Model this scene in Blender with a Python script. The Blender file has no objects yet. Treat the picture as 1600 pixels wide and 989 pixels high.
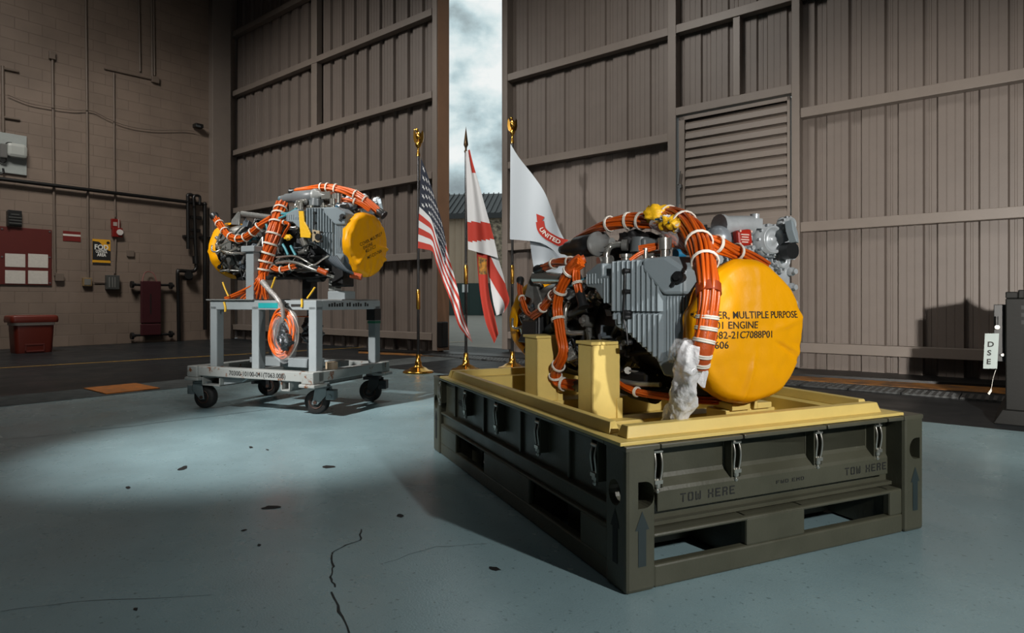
import bpy, bmesh, math, random
from mathutils import Vector, Matrix, noise
from mathutils.bvhtree import BVHTree
R = math.radians
C = bpy.context.scene.collection
SC = bpy.context.scene
# ---------------------------------------------------------------- camera
FPX, HY, CAMZ = 966.0, 472.0, 1.0            # focal length and horizon in pixels of the 1600x989 frame, eye height
cam_d = bpy.data.cameras.new('camera'); cam = bpy.data.objects.new('camera', cam_d); C.objects.link(cam)
cam.location = (0, 0, CAMZ); cam.rotation_euler = (R(90), 0, 0)
cam_d.sensor_width = 36.0; cam_d.lens = 36.0*FPX/1600.0
cam_d.shift_y = (HY-494.5)/1600.0
cam_d.clip_start = .05; cam_d.clip_end = 400
SC.camera = cam
SC.view_settings.view_transform = 'Standard'
SC.view_settings.look = 'None'
SC.view_settings.gamma = 1.0
SC.view_settings.exposure = 0.0
SC.view_settings.use_curve_mapping = False
# ---------------------------------------------------------------- sky
W = bpy.data.worlds.new('sky'); SC.world = W; W.use_nodes = True
nt = W.node_tree; nt.nodes.clear()
def N(t, typ, **kw):
    n = t.nodes.new(typ)
    for k, v in kw.items(): setattr(n, k, v)
    return n
out = N(nt, 'ShaderNodeOutputWorld'); bg = N(nt, 'ShaderNodeBackground'); bg.inputs[1].default_value = 1.0
tc = N(nt, 'ShaderNodeTexCoord'); mp = N(nt, 'ShaderNodeMapping'); mp.inputs['Scale'].default_value = (1, 1, 1.5)
mp.inputs['Location'].default_value = (.10, .0, .35)
n1 = N(nt, 'ShaderNodeTexNoise'); n1.inputs['Scale'].default_value = 8.5; n1.inputs['Detail'].default_value = 9; n1.inputs['Roughness'].default_value = .52
n2 = N(nt, 'ShaderNodeTexNoise'); n2.inputs['Scale'].default_value = 3.6; n2.inputs['Detail'].default_value = 5
cr = N(nt, 'ShaderNodeValToRGB')
for e in list(cr.color_ramp.elements)[1:]: cr.color_ramp.elements.remove(e)
cr.color_ramp.elements[0].position = .35; cr.color_ramp.elements[0].color = (.24, .29, .31, 1)
for p, c in ((.41, (.34, .42, .44, 1)), (.465, (.50, .63, .66, 1)), (.51, (.68, .79, .80, 1)), (.575, (.88, .91, .90, 1))):
    e = cr.color_ramp.elements.new(p); e.color = c
mx = N(nt, 'ShaderNodeMix'); mx.data_type = 'FLOAT'; mx.inputs[0].default_value = .25
L_ = nt.links.new
L_(tc.outputs['Generated'], mp.inputs[0]); L_(mp.outputs[0], n1.inputs[0]); L_(mp.outputs[0], n2.inputs[0])
L_(n1.outputs[0], mx.inputs[2]); L_(n2.outputs[0], mx.inputs[3]); L_(mx.outputs[0], cr.inputs[0])
L_(cr.outputs[0], bg.inputs[0]); L_(bg.outputs[0], out.inputs[0])
# ---------------------------------------------------------------- frames
def frame(x, y, z, deg): return Matrix.Translation((x, y, z)) @ Matrix.Rotation(R(deg), 4, 'Z')
KX, KY = -8.1, 16.5
HALL = frame(KX, KY, 0, -38.26)              # x to the right along the hangar doors, y out through them
LWF = frame(KX, KY, 0, 51.74)                # x along the block wall to the right, y into the wall
CRATE = frame(.387, 2.10, 0, 23.7)
CART = frame(-1.67, 5.23, 0, -23.0)          # origin at the deck's front right corner
ENG1 = CRATE @ Matrix.Translation((.72, 1.02, .875)) @ Matrix.Rotation(R(-90), 4, 'Z')
ENG2 = frame(-1.274, 5.75, 1.54, -23.5) @ Matrix.Translation((-.9, 0, 0))
ID = Matrix.Identity(4)
def pp(fr, px, py, x=None, y=None, z=None):
    """point of a frame that the camera sees at pixel px, py on the given plane of that frame"""
    inv = fr.inverted(); o = inv @ Vector((0, 0, CAMZ)); d = inv.to_3x3() @ Vector(((px-800)/FPX, 1, (HY-py)/FPX))
    if x is not None: t = (x-o.x)/d.x
    elif y is not None: t = (y-o.y)/d.y
    else: t = (z-o.z)/d.z
    return o+d*t
# ---------------------------------------------------------------- lamps
def lamp(name, typ, loc, target, energy, color=(1, 1, 1), **kw):
    d = bpy.data.lights.new(name, typ); o = bpy.data.objects.new(name, d); C.objects.link(o)
    o.location = loc; o.rotation_euler = (Vector(target)-Vector(loc)).to_track_quat('-Z', 'Y').to_euler()
    d.energy = energy; d.color = color
    for k, v in kw.items(): setattr(d, k, v)
    return o
lamp('strobe_right', 'SPOT', (2.75, -.35, 2.15), (.25, 3.2, .35), 475, (1, .98, .94), spot_size=R(112), spot_blend=1.0, shadow_soft_size=.05)
lamp('strobe_left', 'SPOT', (-5.0, 1.0, 5.3), (-1.62, 4.72, .0), 3500, (1, .98, .95), spot_size=R(27), spot_blend=1.0, shadow_soft_size=.09)
lamp('cart_fill', 'SPOT', (-5.05, 1.0, 5.3), (-2.0, 6.1, 1.4), 2300, (1, .98, .95), spot_size=R(26), spot_blend=.6, shadow_soft_size=.09)  # extra spot added beside strobe_left to brighten the stand and its engine
lamp('flag_fill', 'SPOT', (-5.1, 1.0, 5.2), (-.25, 9.1, 2.1), 2700, (1, .98, .95), spot_size=R(24), spot_blend=.6, shadow_soft_size=.08)  # extra spot added beside strobe_left to brighten the flags
for i, (p, q) in enumerate(((6, 6), (14, 6), (22, 6), (6, 13), (14, 13), (22, 13))):
    v = HALL @ Vector((p, -q, 9.6))
    lamp('hall_fill', 'AREA', v, (v.x, v.y, 0), 13, (.97, 1, 1), size=1.6)  # unseen overhead lights added for ambient light
for (p, q, z), (tp, tq, tz), e in (((4.5, 5.0, 8.4), (4.2, .6, 1.0), 195), ((11.5, 3.6, 7.6), (11.0, -1.7, .6), 120), ((17.0, 4.2, 7.4), (16.2, -1.7, .6), 14), ((5.0, 6.6, 8.4), (0, 4.0, .8), 110)):
    lamp('wall_fill', 'AREA', HALL @ Vector((p, -q, z)), HALL @ Vector((tp, -tq, tz)), e, (1, .95, .88), size=1.4, spread=R(120))  # unseen area lights added to brighten the doors and block wall
lamp('door_strobe', 'SPOT', (1.6, -.4, 1.38), (5.6, 7.9, 1.55), 2900, (1, .95, .88), spot_size=R(46), spot_blend=.8, shadow_soft_size=.06)
lamp('centre_fill', 'SPOT', (.58, -.9, 1.95), (.43, 2.75, 1.06), 400, (1, .98, .95), spot_size=R(17), spot_blend=.5, shadow_soft_size=.04)  # narrow spot added to brighten the nearer engine's tank and posts
# ---------------------------------------------------------------- helpers
def s2l(c): return tuple(((v/12.92) if v <= .04045 else ((v+.055)/1.055)**2.4) for v in (k/255 for k in c))+(1.0,)
MATS = {}
def mat(name, rgb, rough=.5, metal=0.0, bump=0.0, bscale=40, var=0.0, vscale=6, var_rgb=None, coat=0.0, spec=.5, rvar=0.0, trans=0.0, sss=0.0, alpha=1.0, detail=4):
    if name in MATS: return MATS[name]
    m = bpy.data.materials.new(name); m.use_nodes = True; t = m.node_tree; b = t.nodes['Principled BSDF']
    c = s2l(rgb); b.inputs['Base Color'].default_value = c; b.inputs['Roughness'].default_value = rough; b.inputs['Metallic'].default_value = metal
    b.inputs['Coat Weight'].default_value = coat; b.inputs['Specular IOR Level'].default_value = spec
    b.inputs['Transmission Weight'].default_value = trans; b.inputs['Alpha'].default_value = alpha
    co = N(t, 'ShaderNodeTexCoord')
    if var > 0 or rvar > 0:
        n = N(t, 'ShaderNodeTexNoise'); n.inputs['Scale'].default_value = vscale; n.inputs['Detail'].default_value = detail; n.inputs['Roughness'].default_value = .6
        t.links.new(co.outputs['Object'], n.inputs[0])
    if var > 0:
        r = N(t, 'ShaderNodeValToRGB'); c2 = s2l(var_rgb) if var_rgb else tuple(v*.45 for v in c[:3])+(1,)
        r.color_ramp.elements[0].position = max(0, .5-.02-.3*(1-var)*0); r.color_ramp.elements[0].color = tuple(c[i]*(1-var)+c2[i]*var for i in range(3))+(1,)
        r.color_ramp.elements[0].position = .36; r.color_ramp.elements[1].position = .62; r.color_ramp.elements[1].color = c
        t.links.new(n.outputs[0], r.inputs[0]); t.links.new(r.outputs[0], b.inputs['Base Color'])
    if rvar > 0:
        mr = N(t, 'ShaderNodeMapRange'); mr.inputs[1].default_value = .3; mr.inputs[2].default_value = .7
        mr.inputs[3].default_value = max(.02, rough-rvar); mr.inputs[4].default_value = min(1, rough+rvar)
        t.links.new(n.outputs[0], mr.inputs[0]); t.links.new(mr.outputs[0], b.inputs['Roughness'])
    if bump > 0:
        n2 = N(t, 'ShaderNodeTexNoise'); n2.inputs['Scale'].default_value = bscale; n2.inputs['Detail'].default_value = 5
        bp = N(t, 'ShaderNodeBump'); bp.inputs['Strength'].default_value = bump; bp.inputs['Distance'].default_value = .02
        t.links.new(co.outputs['Object'], n2.inputs[0]); t.links.new(n2.outputs[0], bp.inputs['Height']); t.links.new(bp.outputs[0], b.inputs['Normal'])
    MATS[name] = m
    return m

THINGM = {}
class MB:
    """collects shapes, then links them as one mesh object"""
    def __init__(s): s.v = []; s.f = []; s.mi = []; s.sm = []; s.cur = 0; s.smooth = False
    def add(s, vs, fs, smooth=None, m=None):
        o = len(s.v); s.v += [Vector(v) for v in vs]
        for f in fs:
            s.f.append([i+o for i in f]); s.mi.append(s.cur if m is None else m); s.sm.append(s.smooth if smooth is None else smooth)
        return s
    def box(s, c, d, rot=None, m=None, top=1.0):
        x, y, z = d[0]/2, d[1]/2, d[2]/2
        vs = [Vector((i*x*(top if k > 0 else 1), j*y*(top if k > 0 else 1), k*z)) for k in (-1, 1) for j in (-1, 1) for i in (-1, 1)]
        if rot is not None: vs = [rot @ v for v in vs]
        vs = [v+Vector(c) for v in vs]
        return s.add(vs, [(0, 2, 3, 1), (4, 5, 7, 6), (0, 1, 5, 4), (2, 6, 7, 3), (0, 4, 6, 2), (1, 3, 7, 5)], False, m)
    def bb(s, lo, hi, m=None):
        return s.box([(lo[i]+hi[i])/2 for i in range(3)], [abs(hi[i]-lo[i]) for i in range(3)], None, m)
    def beam(s, p, q, w, h, up=(0, 0, 1), m=None):
        p, q = Vector(p), Vector(q); d = (q-p); l = d.length; d.normalize(); sx = d.cross(Vector(up))
        if sx.length < 1e-4: sx = d.cross(Vector((1, 0, 0)))
        sx.normalize(); u = sx.cross(d)
        rot = Matrix((sx, d, u)).transposed()
        return s.box((p+q)/2, (w, l, h), rot, m)
    def cyl(s, p, q, r, r2=None, n=16, cap=True, m=None, smooth=True):
        p, q = Vector(p), Vector(q); r2 = r if r2 is None else r2; d = (q-p).normalized()
        a = d.cross(Vector((0, 0, 1)) if abs(d.z) < .9 else Vector((1, 0, 0))).normalized(); b = d.cross(a)
        vs = []
        for (c, rr) in ((p, r), (q, r2)):
            vs += [c+(a*math.cos(2*math.pi*i/n)+b*math.sin(2*math.pi*i/n))*rr for i in range(n)]
        s.add(vs, [(i, (i+1) % n, n+(i+1) % n, n+i) for i in range(n)], smooth, m)
        if cap: s.add(vs, [tuple(range(n))[::-1], tuple(range(n, 2*n))], False, m)
        return s
    def lathe(s, prof, o, axis, n=32, m=None, smooth=True, cap=True):
        """prof: (distance along axis, radius)"""
        o = Vector(o); d = Vector(axis).normalized(); a = d.cross(Vector((0, 0, 1)) if abs(d.z) < .9 else Vector((1, 0, 0))).normalized(); b = d.cross(a)
        vs = [o+d*h+(a*math.cos(2*math.pi*i/n)+b*math.sin(2*math.pi*i/n))*max(r, 1e-4) for (h, r) in prof for i in range(n)]
        fs = [(k*n+i, k*n+(i+1) % n, (k+1)*n+(i+1) % n, (k+1)*n+i) for k in range(len(prof)-1) for i in range(n)]
        s.add(vs, fs, smooth, m)
        if cap: s.add([vs[i] for i in range(n)]+[vs[-n+i] for i in range(n)], [tuple(range(n))[::-1], tuple(range(n, 2*n))], False, m)
        return s
    def tube(s, pts, r, n=8, m=None, closed=False, sub=6, cap=True, smooth=True):
        P = spline(pts, sub, closed) if sub > 1 else [Vector(p) for p in pts]
        fr = frames(P, closed); vs = []
        for k, p in enumerate(P):
            rr = r[min(len(r)-1, int(round(k*(len(r)-1)/(len(P)-1))))] if isinstance(r, (list, tuple)) else r
            a, b = fr[k]
            vs += [p+(a*math.cos(2*math.pi*i/n)+b*math.sin(2*math.pi*i/n))*rr for i in range(n)]
        K = len(P); rng = range(K if closed else K-1)
        s.add(vs, [(k*n+i, k*n+(i+1) % n, ((k+1) % K)*n+(i+1) % n, ((k+1) % K)*n+i) for k in rng for i in range(n)], smooth, m)
        if cap and not closed: s.add(vs[:n]+vs[-n:], [tuple(range(n))[::-1], tuple(range(n, 2*n))], False, m)
        return s
    def prism(s, poly, fn, d0, d1, m=None):
        """poly of 2-D points, fn(u, v, d) -> point; extruded from d0 to d1"""
        n = len(poly); vs = [Vector(fn(u, v, d0)) for u, v in poly]+[Vector(fn(u, v, d1)) for u, v in poly]
        s.add(vs, [tuple(range(n))[::-1], tuple(range(n, 2*n))]+[(i, (i+1) % n, n+(i+1) % n, n+i) for i in range(n)], False, m)
        return s
    def grid(s, fn, nu, nv, m=None, smooth=True, mfn=None, wrap=False):
        vs = [fn(i/(nu if wrap else nu), j/nv) for j in range(nv+1) for i in range(nu if wrap else nu+1)]
        w = nu if wrap else nu+1; o = len(s.v); s.v += [Vector(v) for v in vs]
        for j in range(nv):
            for i in range(nu):
                i2 = (i+1) % w if wrap else i+1
                s.f.append([o+j*w+i, o+j*w+i2, o+(j+1)*w+i2, o+(j+1)*w+i]); s.sm.append(smooth)
                s.mi.append(mfn((i+.5)/nu, (j+.5)/nv) if mfn else (s.cur if m is None else m))
        return s
    def ball(s, c, r, n=16, sc=(1, 1, 1), m=None):
        prof = n//2
        vs = [Vector(c)+Vector((math.sin(math.pi*j/prof)*math.cos(2*math.pi*i/n)*r*sc[0], math.sin(math.pi*j/prof)*math.sin(2*math.pi*i/n)*r*sc[1], math.cos(math.pi*j/prof)*r*sc[2])) for j in range(prof+1) for i in range(n)]
        s.add(vs, [(j*n+i, (j+1)*n+i, (j+1)*n+(i+1) % n, j*n+(i+1) % n) for j in range(prof) for i in range(n)], True, m)
        return s
    def build(s, name, mats, parent=None, fr=ID, bevel=0, fixn=True, label=None, cat=None, group=None, kind=None, solid=0, merge=False, subsurf=0, origin=None):
        mats = mats if isinstance(mats, (list, tuple)) else [mats]
        if parent is None:
            if origin is None:
                lo = [min(v[i] for v in s.v) for i in range(3)]; hi = [max(v[i] for v in s.v) for i in range(3)]
                origin = Vector(((lo[0]+hi[0])/2, (lo[1]+hi[1])/2, lo[2]))
            M = fr @ Matrix.Translation(origin); vs = [v-Vector(origin) for v in s.v]
        else:
            M = THINGM[parent.name]; X = M.inverted() @ fr; vs = [X @ v for v in s.v]
        me = bpy.data.meshes.new(name); me.from_pydata([tuple(v) for v in vs], [], s.f)
        for k in mats: me.materials.append(k)
        for p, mi, sm in zip(me.polygons, s.mi, s.sm): p.material_index = min(mi, len(mats)-1); p.use_smooth = sm
        if fixn or merge:
            b = bmesh.new(); b.from_mesh(me)
            if merge: bmesh.ops.remove_doubles(b, verts=b.verts, dist=1e-5)
            if fixn: bmesh.ops.recalc_face_normals(b, faces=b.faces)
            b.to_mesh(me); b.free()
        me.update()
        o = bpy.data.objects.new(name, me); C.objects.link(o)
        if parent is None: o.matrix_world = M; THINGM[o.name] = M
        else: o.parent = parent; THINGM[o.name] = THINGM[parent.name]
        if solid:
            q = o.modifiers.new('solid', 'SOLIDIFY'); q.thickness = solid; q.offset = 0
        if bevel:
            q = o.modifiers.new('bevel', 'BEVEL'); q.width = bevel; q.segments = 2; q.limit_method = 'ANGLE'; q.angle_limit = R(40)
        if subsurf:
            q = o.modifiers.new('sub', 'SUBSURF'); q.levels = subsurf; q.render_levels = subsurf
        tag(o, label, cat, group, kind)
        return o
def tag(o, label=None, cat=None, group=None, kind=None):
    if label: o['label'] = label
    if cat: o['category'] = cat
    if group: o['group'] = group
    if kind: o['kind'] = kind
    return o
def thing(name, label, cat, fr=ID, base=(0, 0, 0), group=None, kind=None):
    o = bpy.data.objects.new(name, None); C.objects.link(o); o.empty_display_size = .1
    M = fr @ Matrix.Translation(base); o.matrix_world = M; THINGM[o.name] = M
    return tag(o, label, cat, group, kind)
def copy_tree(o, kids, parent=None):
    c = o.copy(); C.objects.link(c)
    if parent: c.parent = parent
    for ch in kids.get(o.name, []): copy_tree(ch, kids, c)
    return c
def kid_map():
    k = {}
    for o in bpy.data.objects:
        if o.parent: k.setdefault(o.parent.name, []).append(o)
    return k
def spline(pts, sub=6, closed=False):
    P = [Vector(p) for p in pts]; n = len(P)
    if n < 3: return [P[0].lerp(P[-1], i/sub) for i in range(sub+1)]
    g = (lambda i: P[i % n]) if closed else (lambda i: P[0]*2-P[1] if i < 0 else (P[-1]*2-P[-2] if i >= n else P[i]))
    out = []
    for i in range(n if closed else n-1):
        p0, p1, p2, p3 = g(i-1), g(i), g(i+1), g(i+2)
        for k in range(sub):
            t = k/sub
            out.append(.5*((2*p1)+(p2-p0)*t+(2*p0-5*p1+4*p2-p3)*t*t+(3*p1-p0-3*p2+p3)*t**3))
    if not closed: out.append(P[-1].copy())
    return out
def frames(P, closed=False):
    n = len(P); fr = []; a = None
    for k in range(n):
        d = (P[(k+1) % n]-P[k-1]) if closed else (P[min(k+1, n-1)]-P[max(k-1, 0)])
        if d.length < 1e-9: d = Vector((0, 0, 1))
        d.normalize()
        if a is None: a = d.cross(Vector((0, 0, 1)) if abs(d.z) < .9 else Vector((1, 0, 0)))
        a = a-d*a.dot(d)
        if a.length < 1e-6: a = d.cross(Vector((.3, .9, .2)))
        a.normalize(); fr.append((a.copy(), d.cross(a)))
    return fr
def bundle(mb, pts, rad, count, wr, seed=1, sub=7, twist=.6, n=6, jit=.15, squash=1.0):
    """a bundle of single wires running side by side"""
    rnd = random.Random(seed); P = spline(pts, sub); fr = frames(P)
    offs = []; ring = 0
    for k in range(count):
        rr = math.sqrt((k+.5)/count); ph = k*2.39996
        offs.append((rr, ph))
    K = len(P)
    for (rr, ph) in offs:
        j1, j2 = rnd.uniform(-jit, jit), rnd.uniform(0, 6)
        q = []
        for k, p in enumerate(P):
            R_ = rad[min(len(rad)-1, int(k*len(rad)/K))] if isinstance(rad, (list, tuple)) else rad
            if isinstance(rad, (list, tuple)):
                f = k/(K-1)*(len(rad)-1); i0 = int(f); i1 = min(i0+1, len(rad)-1); R_ = rad[i0]*(1-(f-i0))+rad[i1]*(f-i0)
            a, b = fr[k]; an = ph+twist*k/K*3+j1*math.sin(k/K*7+j2)
            q.append(p+(a*math.cos(an)+b*math.sin(an)*squash)*R_*rr*(1+j1*math.sin(k*.4+j2)))
        mb.tube(q, wr, n=n, sub=1)
    return P, fr
def ring(mb, P, fr, f, rad, wr, n=16, m=None, w=1):
    """a lacing tie round a bundle at fraction f of its length"""
    k = min(len(P)-1, max(0, int(f*(len(P)-1)))); a, b = fr[k]; d = a.cross(b)
    for j in range(w):
        mb.tube([P[k]+(a*math.cos(2*math.pi*i/n)+b*math.sin(2*math.pi*i/n))*rad+d*j*wr*1.8 for i in range(n)], wr, n=5, closed=True, sub=1, m=m)
TXT = {}
def text2d(s, size=1.0, align='LEFT', sx=1.0, bold=0.0):
    key = (s, bold)
    if key not in TXT:
        cu = bpy.data.curves.new('t', 'FONT'); cu.body = s; cu.size = 1; cu.resolution_u = 3; cu.offset = bold
        ob = bpy.data.objects.new('t', cu); C.objects.link(ob)
        dg = bpy.context.evaluated_depsgraph_get(); dg.update()
        me = bpy.data.meshes.new_from_object(ob.evaluated_get(dg))
        TXT[key] = ([v.co.copy() for v in me.vertices], [tuple(p.vertices) for p in me.polygons])
        bpy.data.objects.remove(ob); bpy.data.curves.remove(cu); bpy.data.meshes.remove(me)
    vs, fs = TXT[key]
    if not vs: return [], []
    w = max(v.x for v in vs); x0 = min(v.x for v in vs)
    dx = {'LEFT': -x0, 'CENTER': -(w+x0)/2, 'RIGHT': -w}[align]
    return [((v.x+dx)*size*sx, v.y*size) for v in vs], fs
def letters(mb, s, fn, size, align='LEFT', sx=1.0, bold=0.0, m=None):
    vs, fs = text2d(s, size, align, sx, bold)
    mb.add([fn(u, v) for u, v in vs], fs, False, m)
GL = {'T': [(0, .84, 1, 1), (.4, 0, .6, .78)], 'O': [(0, .1, .22, .9), (.78, .1, 1, .9), (.1, .84, .42, 1), (.58, .84, .9, 1), (.1, 0, .42, .16), (.58, 0, .9, .16)],
      'W': [(0, .1, .2, 1), (.8, .1, 1, 1), (.42, .1, .58, .7), (.08, 0, .38, .15), (.62, 0, .92, .15)],
      'H': [(0, 0, .22, .44), (0, .54, .22, 1), (.78, 0, 1, .44), (.78, .54, 1, 1), (.28, .42, .72, .58)],
      'E': [(0, 0, .22, 1), (.3, .84, 1, 1), (.3, .43, .85, .58), (.3, 0, 1, .16)],
      'R': [(0, 0, .22, 1), (.3, .84, .85, 1), (.76, .56, 1, .9), (.3, .43, .85, .58), (.72, 0, .95, .4)],
      'F': [(0, 0, .22, 1), (.3, .84, 1, 1), (.3, .43, .85, .58)], 'D': [(0, 0, .22, 1), (.3, .84, .8, 1), (.76, .1, 1, .9), (.3, 0, .8, .16)],
      'N': [(0, 0, .22, 1), (.78, 0, 1, 1), (.3, .45, .7, .75)]}
def stencil(mb, s, fn, h, w, gap):
    x = 0
    for ch in s:
        for (a, b, c, d) in GL.get(ch, []):
            mb.add([fn(x+a*w, b*h), fn(x+c*w, b*h), fn(x+c*w, d*h), fn(x+a*w, d*h)], [(0, 1, 2, 3)], False)
        x += w+gap
    return x
# ================================================================ SETTING
m_beige = mat('beige_paint', (112, 102, 95), .5, bump=.06, bscale=60, var=.12, vscale=3)
m_beige2 = mat('beige_frame', (122, 112, 104), .45, bump=.04, bscale=50, var=.10, vscale=5)
m_edge = mat('door_end_brown', (150, 112, 84), .55, var=.2, vscale=4)
m_black = mat('black_iron', (16, 16, 16), .45)
m_dark = mat('dark_gap', (10, 9, 9), .8)
m_steel = mat('galvanised', (120, 122, 122), .4, .7, var=.3, vscale=20)
def floor_mat(name, rgb, rough):
    m = bpy.data.materials.new(name); m.use_nodes = True; t = m.node_tree; b = t.nodes['Principled BSDF']
    co = N(t, 'ShaderNodeTexCoord')
    a = N(t, 'ShaderNodeTexNoise'); a.inputs['Scale'].default_value = .7; a.inputs['Detail'].default_value = 6; a.inputs['Roughness'].default_value = .6
    s = N(t, 'ShaderNodeTexNoise'); s.inputs['Scale'].default_value = 46; s.inputs['Detail'].default_value = 3
    r1 = N(t, 'ShaderNodeValToRGB'); c = s2l(rgb); d = tuple(v*.72 for v in c[:3])+(1,)
    r1.color_ramp.elements[0].position = .35; r1.color_ramp.elements[0].color = d; r1.color_ramp.elements[1].position = .65; r1.color_ramp.elements[1].color = c
    r2 = N(t, 'ShaderNodeValToRGB'); r2.color_ramp.elements[0].position = .27; r2.color_ramp.elements[0].color = (.22, .23, .22, 1)
    r2.color_ramp.elements[1].position = .37; r2.color_ramp.elements[1].color = (1, 1, 1, 1)
    mu = N(t, 'ShaderNodeMix'); mu.data_type = 'RGBA'; mu.blend_type = 'MULTIPLY'; mu.inputs[0].default_value = .55
    l = t.links.new
    l(co.outputs['Object'], a.inputs[0]); l(co.outputs['Object'], s.inputs[0]); l(a.outputs[0], r1.inputs[0]); l(s.outputs[0], r2.inputs[0])
    l(r1.outputs[0], mu.inputs[6]); l(r2.outputs[0], mu.inputs[7]); l(mu.outputs[2], b.inputs['Base Color'])
    n3 = N(t, 'ShaderNodeTexNoise'); n3.inputs['Scale'].default_value = 2.2; n3.inputs['Detail'].default_value = 5
    mr = N(t, 'ShaderNodeMapRange'); mr.inputs[1].default_value = .35; mr.inputs[2].default_value = .65; mr.inputs[3].default_value = rough-.06; mr.inputs[4].default_value = rough+.07
    l(co.outputs['Object'], n3.inputs[0]); l(n3.outputs[0], mr.inputs[0]); l(mr.outputs[0], b.inputs['Roughness'])
    n4 = N(t, 'ShaderNodeTexNoise'); n4.inputs['Scale'].default_value = 130; n4.inputs['Detail'].default_value = 3
    bp = N(t, 'ShaderNodeBump'); bp.inputs['Strength'].default_value = .10; bp.inputs['Distance'].default_value = .01
    l(co.outputs['Object'], n4.inputs[0]); l(n4.outputs[0], bp.inputs['Height']); l(bp.outputs[0], b.inputs['Normal'])
    b.inputs['Specular IOR Level'].default_value = .45
    return m
m_floor = floor_mat('blue_grey_epoxy', (136, 162, 168), .25)
m_floor2 = floor_mat('dark_epoxy_and_door_shade', (38, 41, 43), .36); m_floor2.node_tree.nodes['Principled BSDF'].inputs['Specular IOR Level'].default_value = .06
m_apron = mat('concrete_apron', (128, 124, 116), .9, var=.2, vscale=2)

def h2(p, q): return HALL @ Vector((p, -q, 0))
# floor: main coat, and the darker coat between the trench strip and the block wall
f = MB()
f.add([(8.7, -3, 0), (8.7, 21, 0), (24, 21, 0), (24, -3, 0)], [(0, 3, 2, 1)], False, 0)
f.v = []; f.f = []; f.mi = []; f.sm = []
def hv(p, q, z=0): return (p, -q, z)
f.add([hv(8.75, 1.75), hv(8.75, 22), hv(26, 22), hv(26, 1.75)], [(0, 1, 2, 3)], False, 0)
f.add([hv(8.75, -2.4), hv(8.75, 1.75), hv(26, 1.75), hv(26, -2.4)], [(0, 1, 2, 3)], False, 1)  # weaker light near the doors painted into the floor as a dark band
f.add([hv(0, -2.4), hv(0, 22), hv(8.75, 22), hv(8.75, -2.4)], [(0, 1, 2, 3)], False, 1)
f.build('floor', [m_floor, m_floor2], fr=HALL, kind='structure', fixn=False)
c_ = MB(); c_.bb(hv(-.5, 22.3, 10), hv(26.3, -3, 10.2)); c_.build('ceiling', mat('ceiling_dark', (60, 56, 52), .9), fr=HALL, kind='structure')
w_ = MB(); w_.bb(hv(26, 22.3, 0), hv(26.3, -3, 10)); w_.build('wall_right', m_beige, fr=HALL, kind='structure')
w_ = MB(); w_.bb(hv(-.3, 22, 0), hv(26, 22.3, 10)); w_.build('wall_front', m_beige, fr=HALL, kind='structure')
# painted block wall
def block_mat():
    m = bpy.data.materials.new('painted_blocks'); m.use_nodes = True; t = m.node_tree; b = t.nodes['Principled BSDF']
    co = N(t, 'ShaderNodeTexCoord'); sp = N(t, 'ShaderNodeSeparateXYZ'); cb = N(t, 'ShaderNodeCombineXYZ'); br = N(t, 'ShaderNodeTexBrick')
    l = t.links.new; l(co.outputs['Object'], sp.inputs[0]); l(sp.outputs[0], cb.inputs[0]); l(sp.outputs[2], cb.inputs[1]); l(cb.outputs[0], br.inputs[0])
    br.inputs['Scale'].default_value = 1; br.inputs['Brick Width'].default_value = .49; br.inputs['Row Height'].default_value = .245
    br.inputs['Mortar Size'].default_value = .007; br.inputs['Mortar Smooth'].default_value = .4; br.inputs['Bias'].default_value = 0
    c = s2l((124, 109, 97)); br.inputs['Color1'].default_value = c; br.inputs['Color2'].default_value = tuple(v*.93 for v in c[:3])+(1,); br.inputs['Mortar'].default_value = tuple(v*.80 for v in c[:3])+(1,)
    n = N(t, 'ShaderNodeTexNoise'); n.inputs['Scale'].default_value = 1.4; n.inputs['Detail'].default_value = 6
    l(co.outputs['Object'], n.inputs[0])
    rr = N(t, 'ShaderNodeValToRGB'); rr.color_ramp.elements[0].position = .3; rr.color_ramp.elements[0].color = (.82, .82, .82, 1); rr.color_ramp.elements[1].position = .6
    l(n.outputs[0], rr.inputs[0])
    mu = N(t, 'ShaderNodeMix'); mu.data_type = 'RGBA'; mu.blend_type = 'MULTIPLY'; mu.inputs[0].default_value = 1
    l(br.outputs[0], mu.inputs[6]); l(rr.outputs[0], mu.inputs[7]); l(mu.outputs[2], b.inputs['Base Color'])
    bp = N(t, 'ShaderNodeBump'); bp.invert = True; bp.inputs['Strength'].default_value = .6; bp.inputs['Distance'].default_value = .012
    l(br.outputs['Fac'], bp.inputs['Height']); l(bp.outputs[0], b.inputs['Normal']); b.inputs['Roughness'].default_value = .55
    return m
w_ = MB(); w_.bb((-23, 0, 0), (.72, .3, 10)); w_.build('wall_left', block_mat(), fr=LWF, kind='structure', origin=Vector((-23, 0, 0)))
w_ = MB(); w_.bb((.0, -.22, 0), (.5, 0, 10)); w_.bb((.5, -.10, 0), (.62, 0, 10)); w_.build('trim_1', m_beige2, fr=LWF, kind='structure', bevel=.01)
# wall stretch that closes the bay above and beside the doors
w_ = MB(); w_.bb((-.3, 2.3, 9.7), (26, 2.6, 10)); w_.bb((17.5, 2.1, 0), (26, 2.4, 9.7)); w_.build('wall_back', m_beige, fr=HALL, kind='structure')

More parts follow.
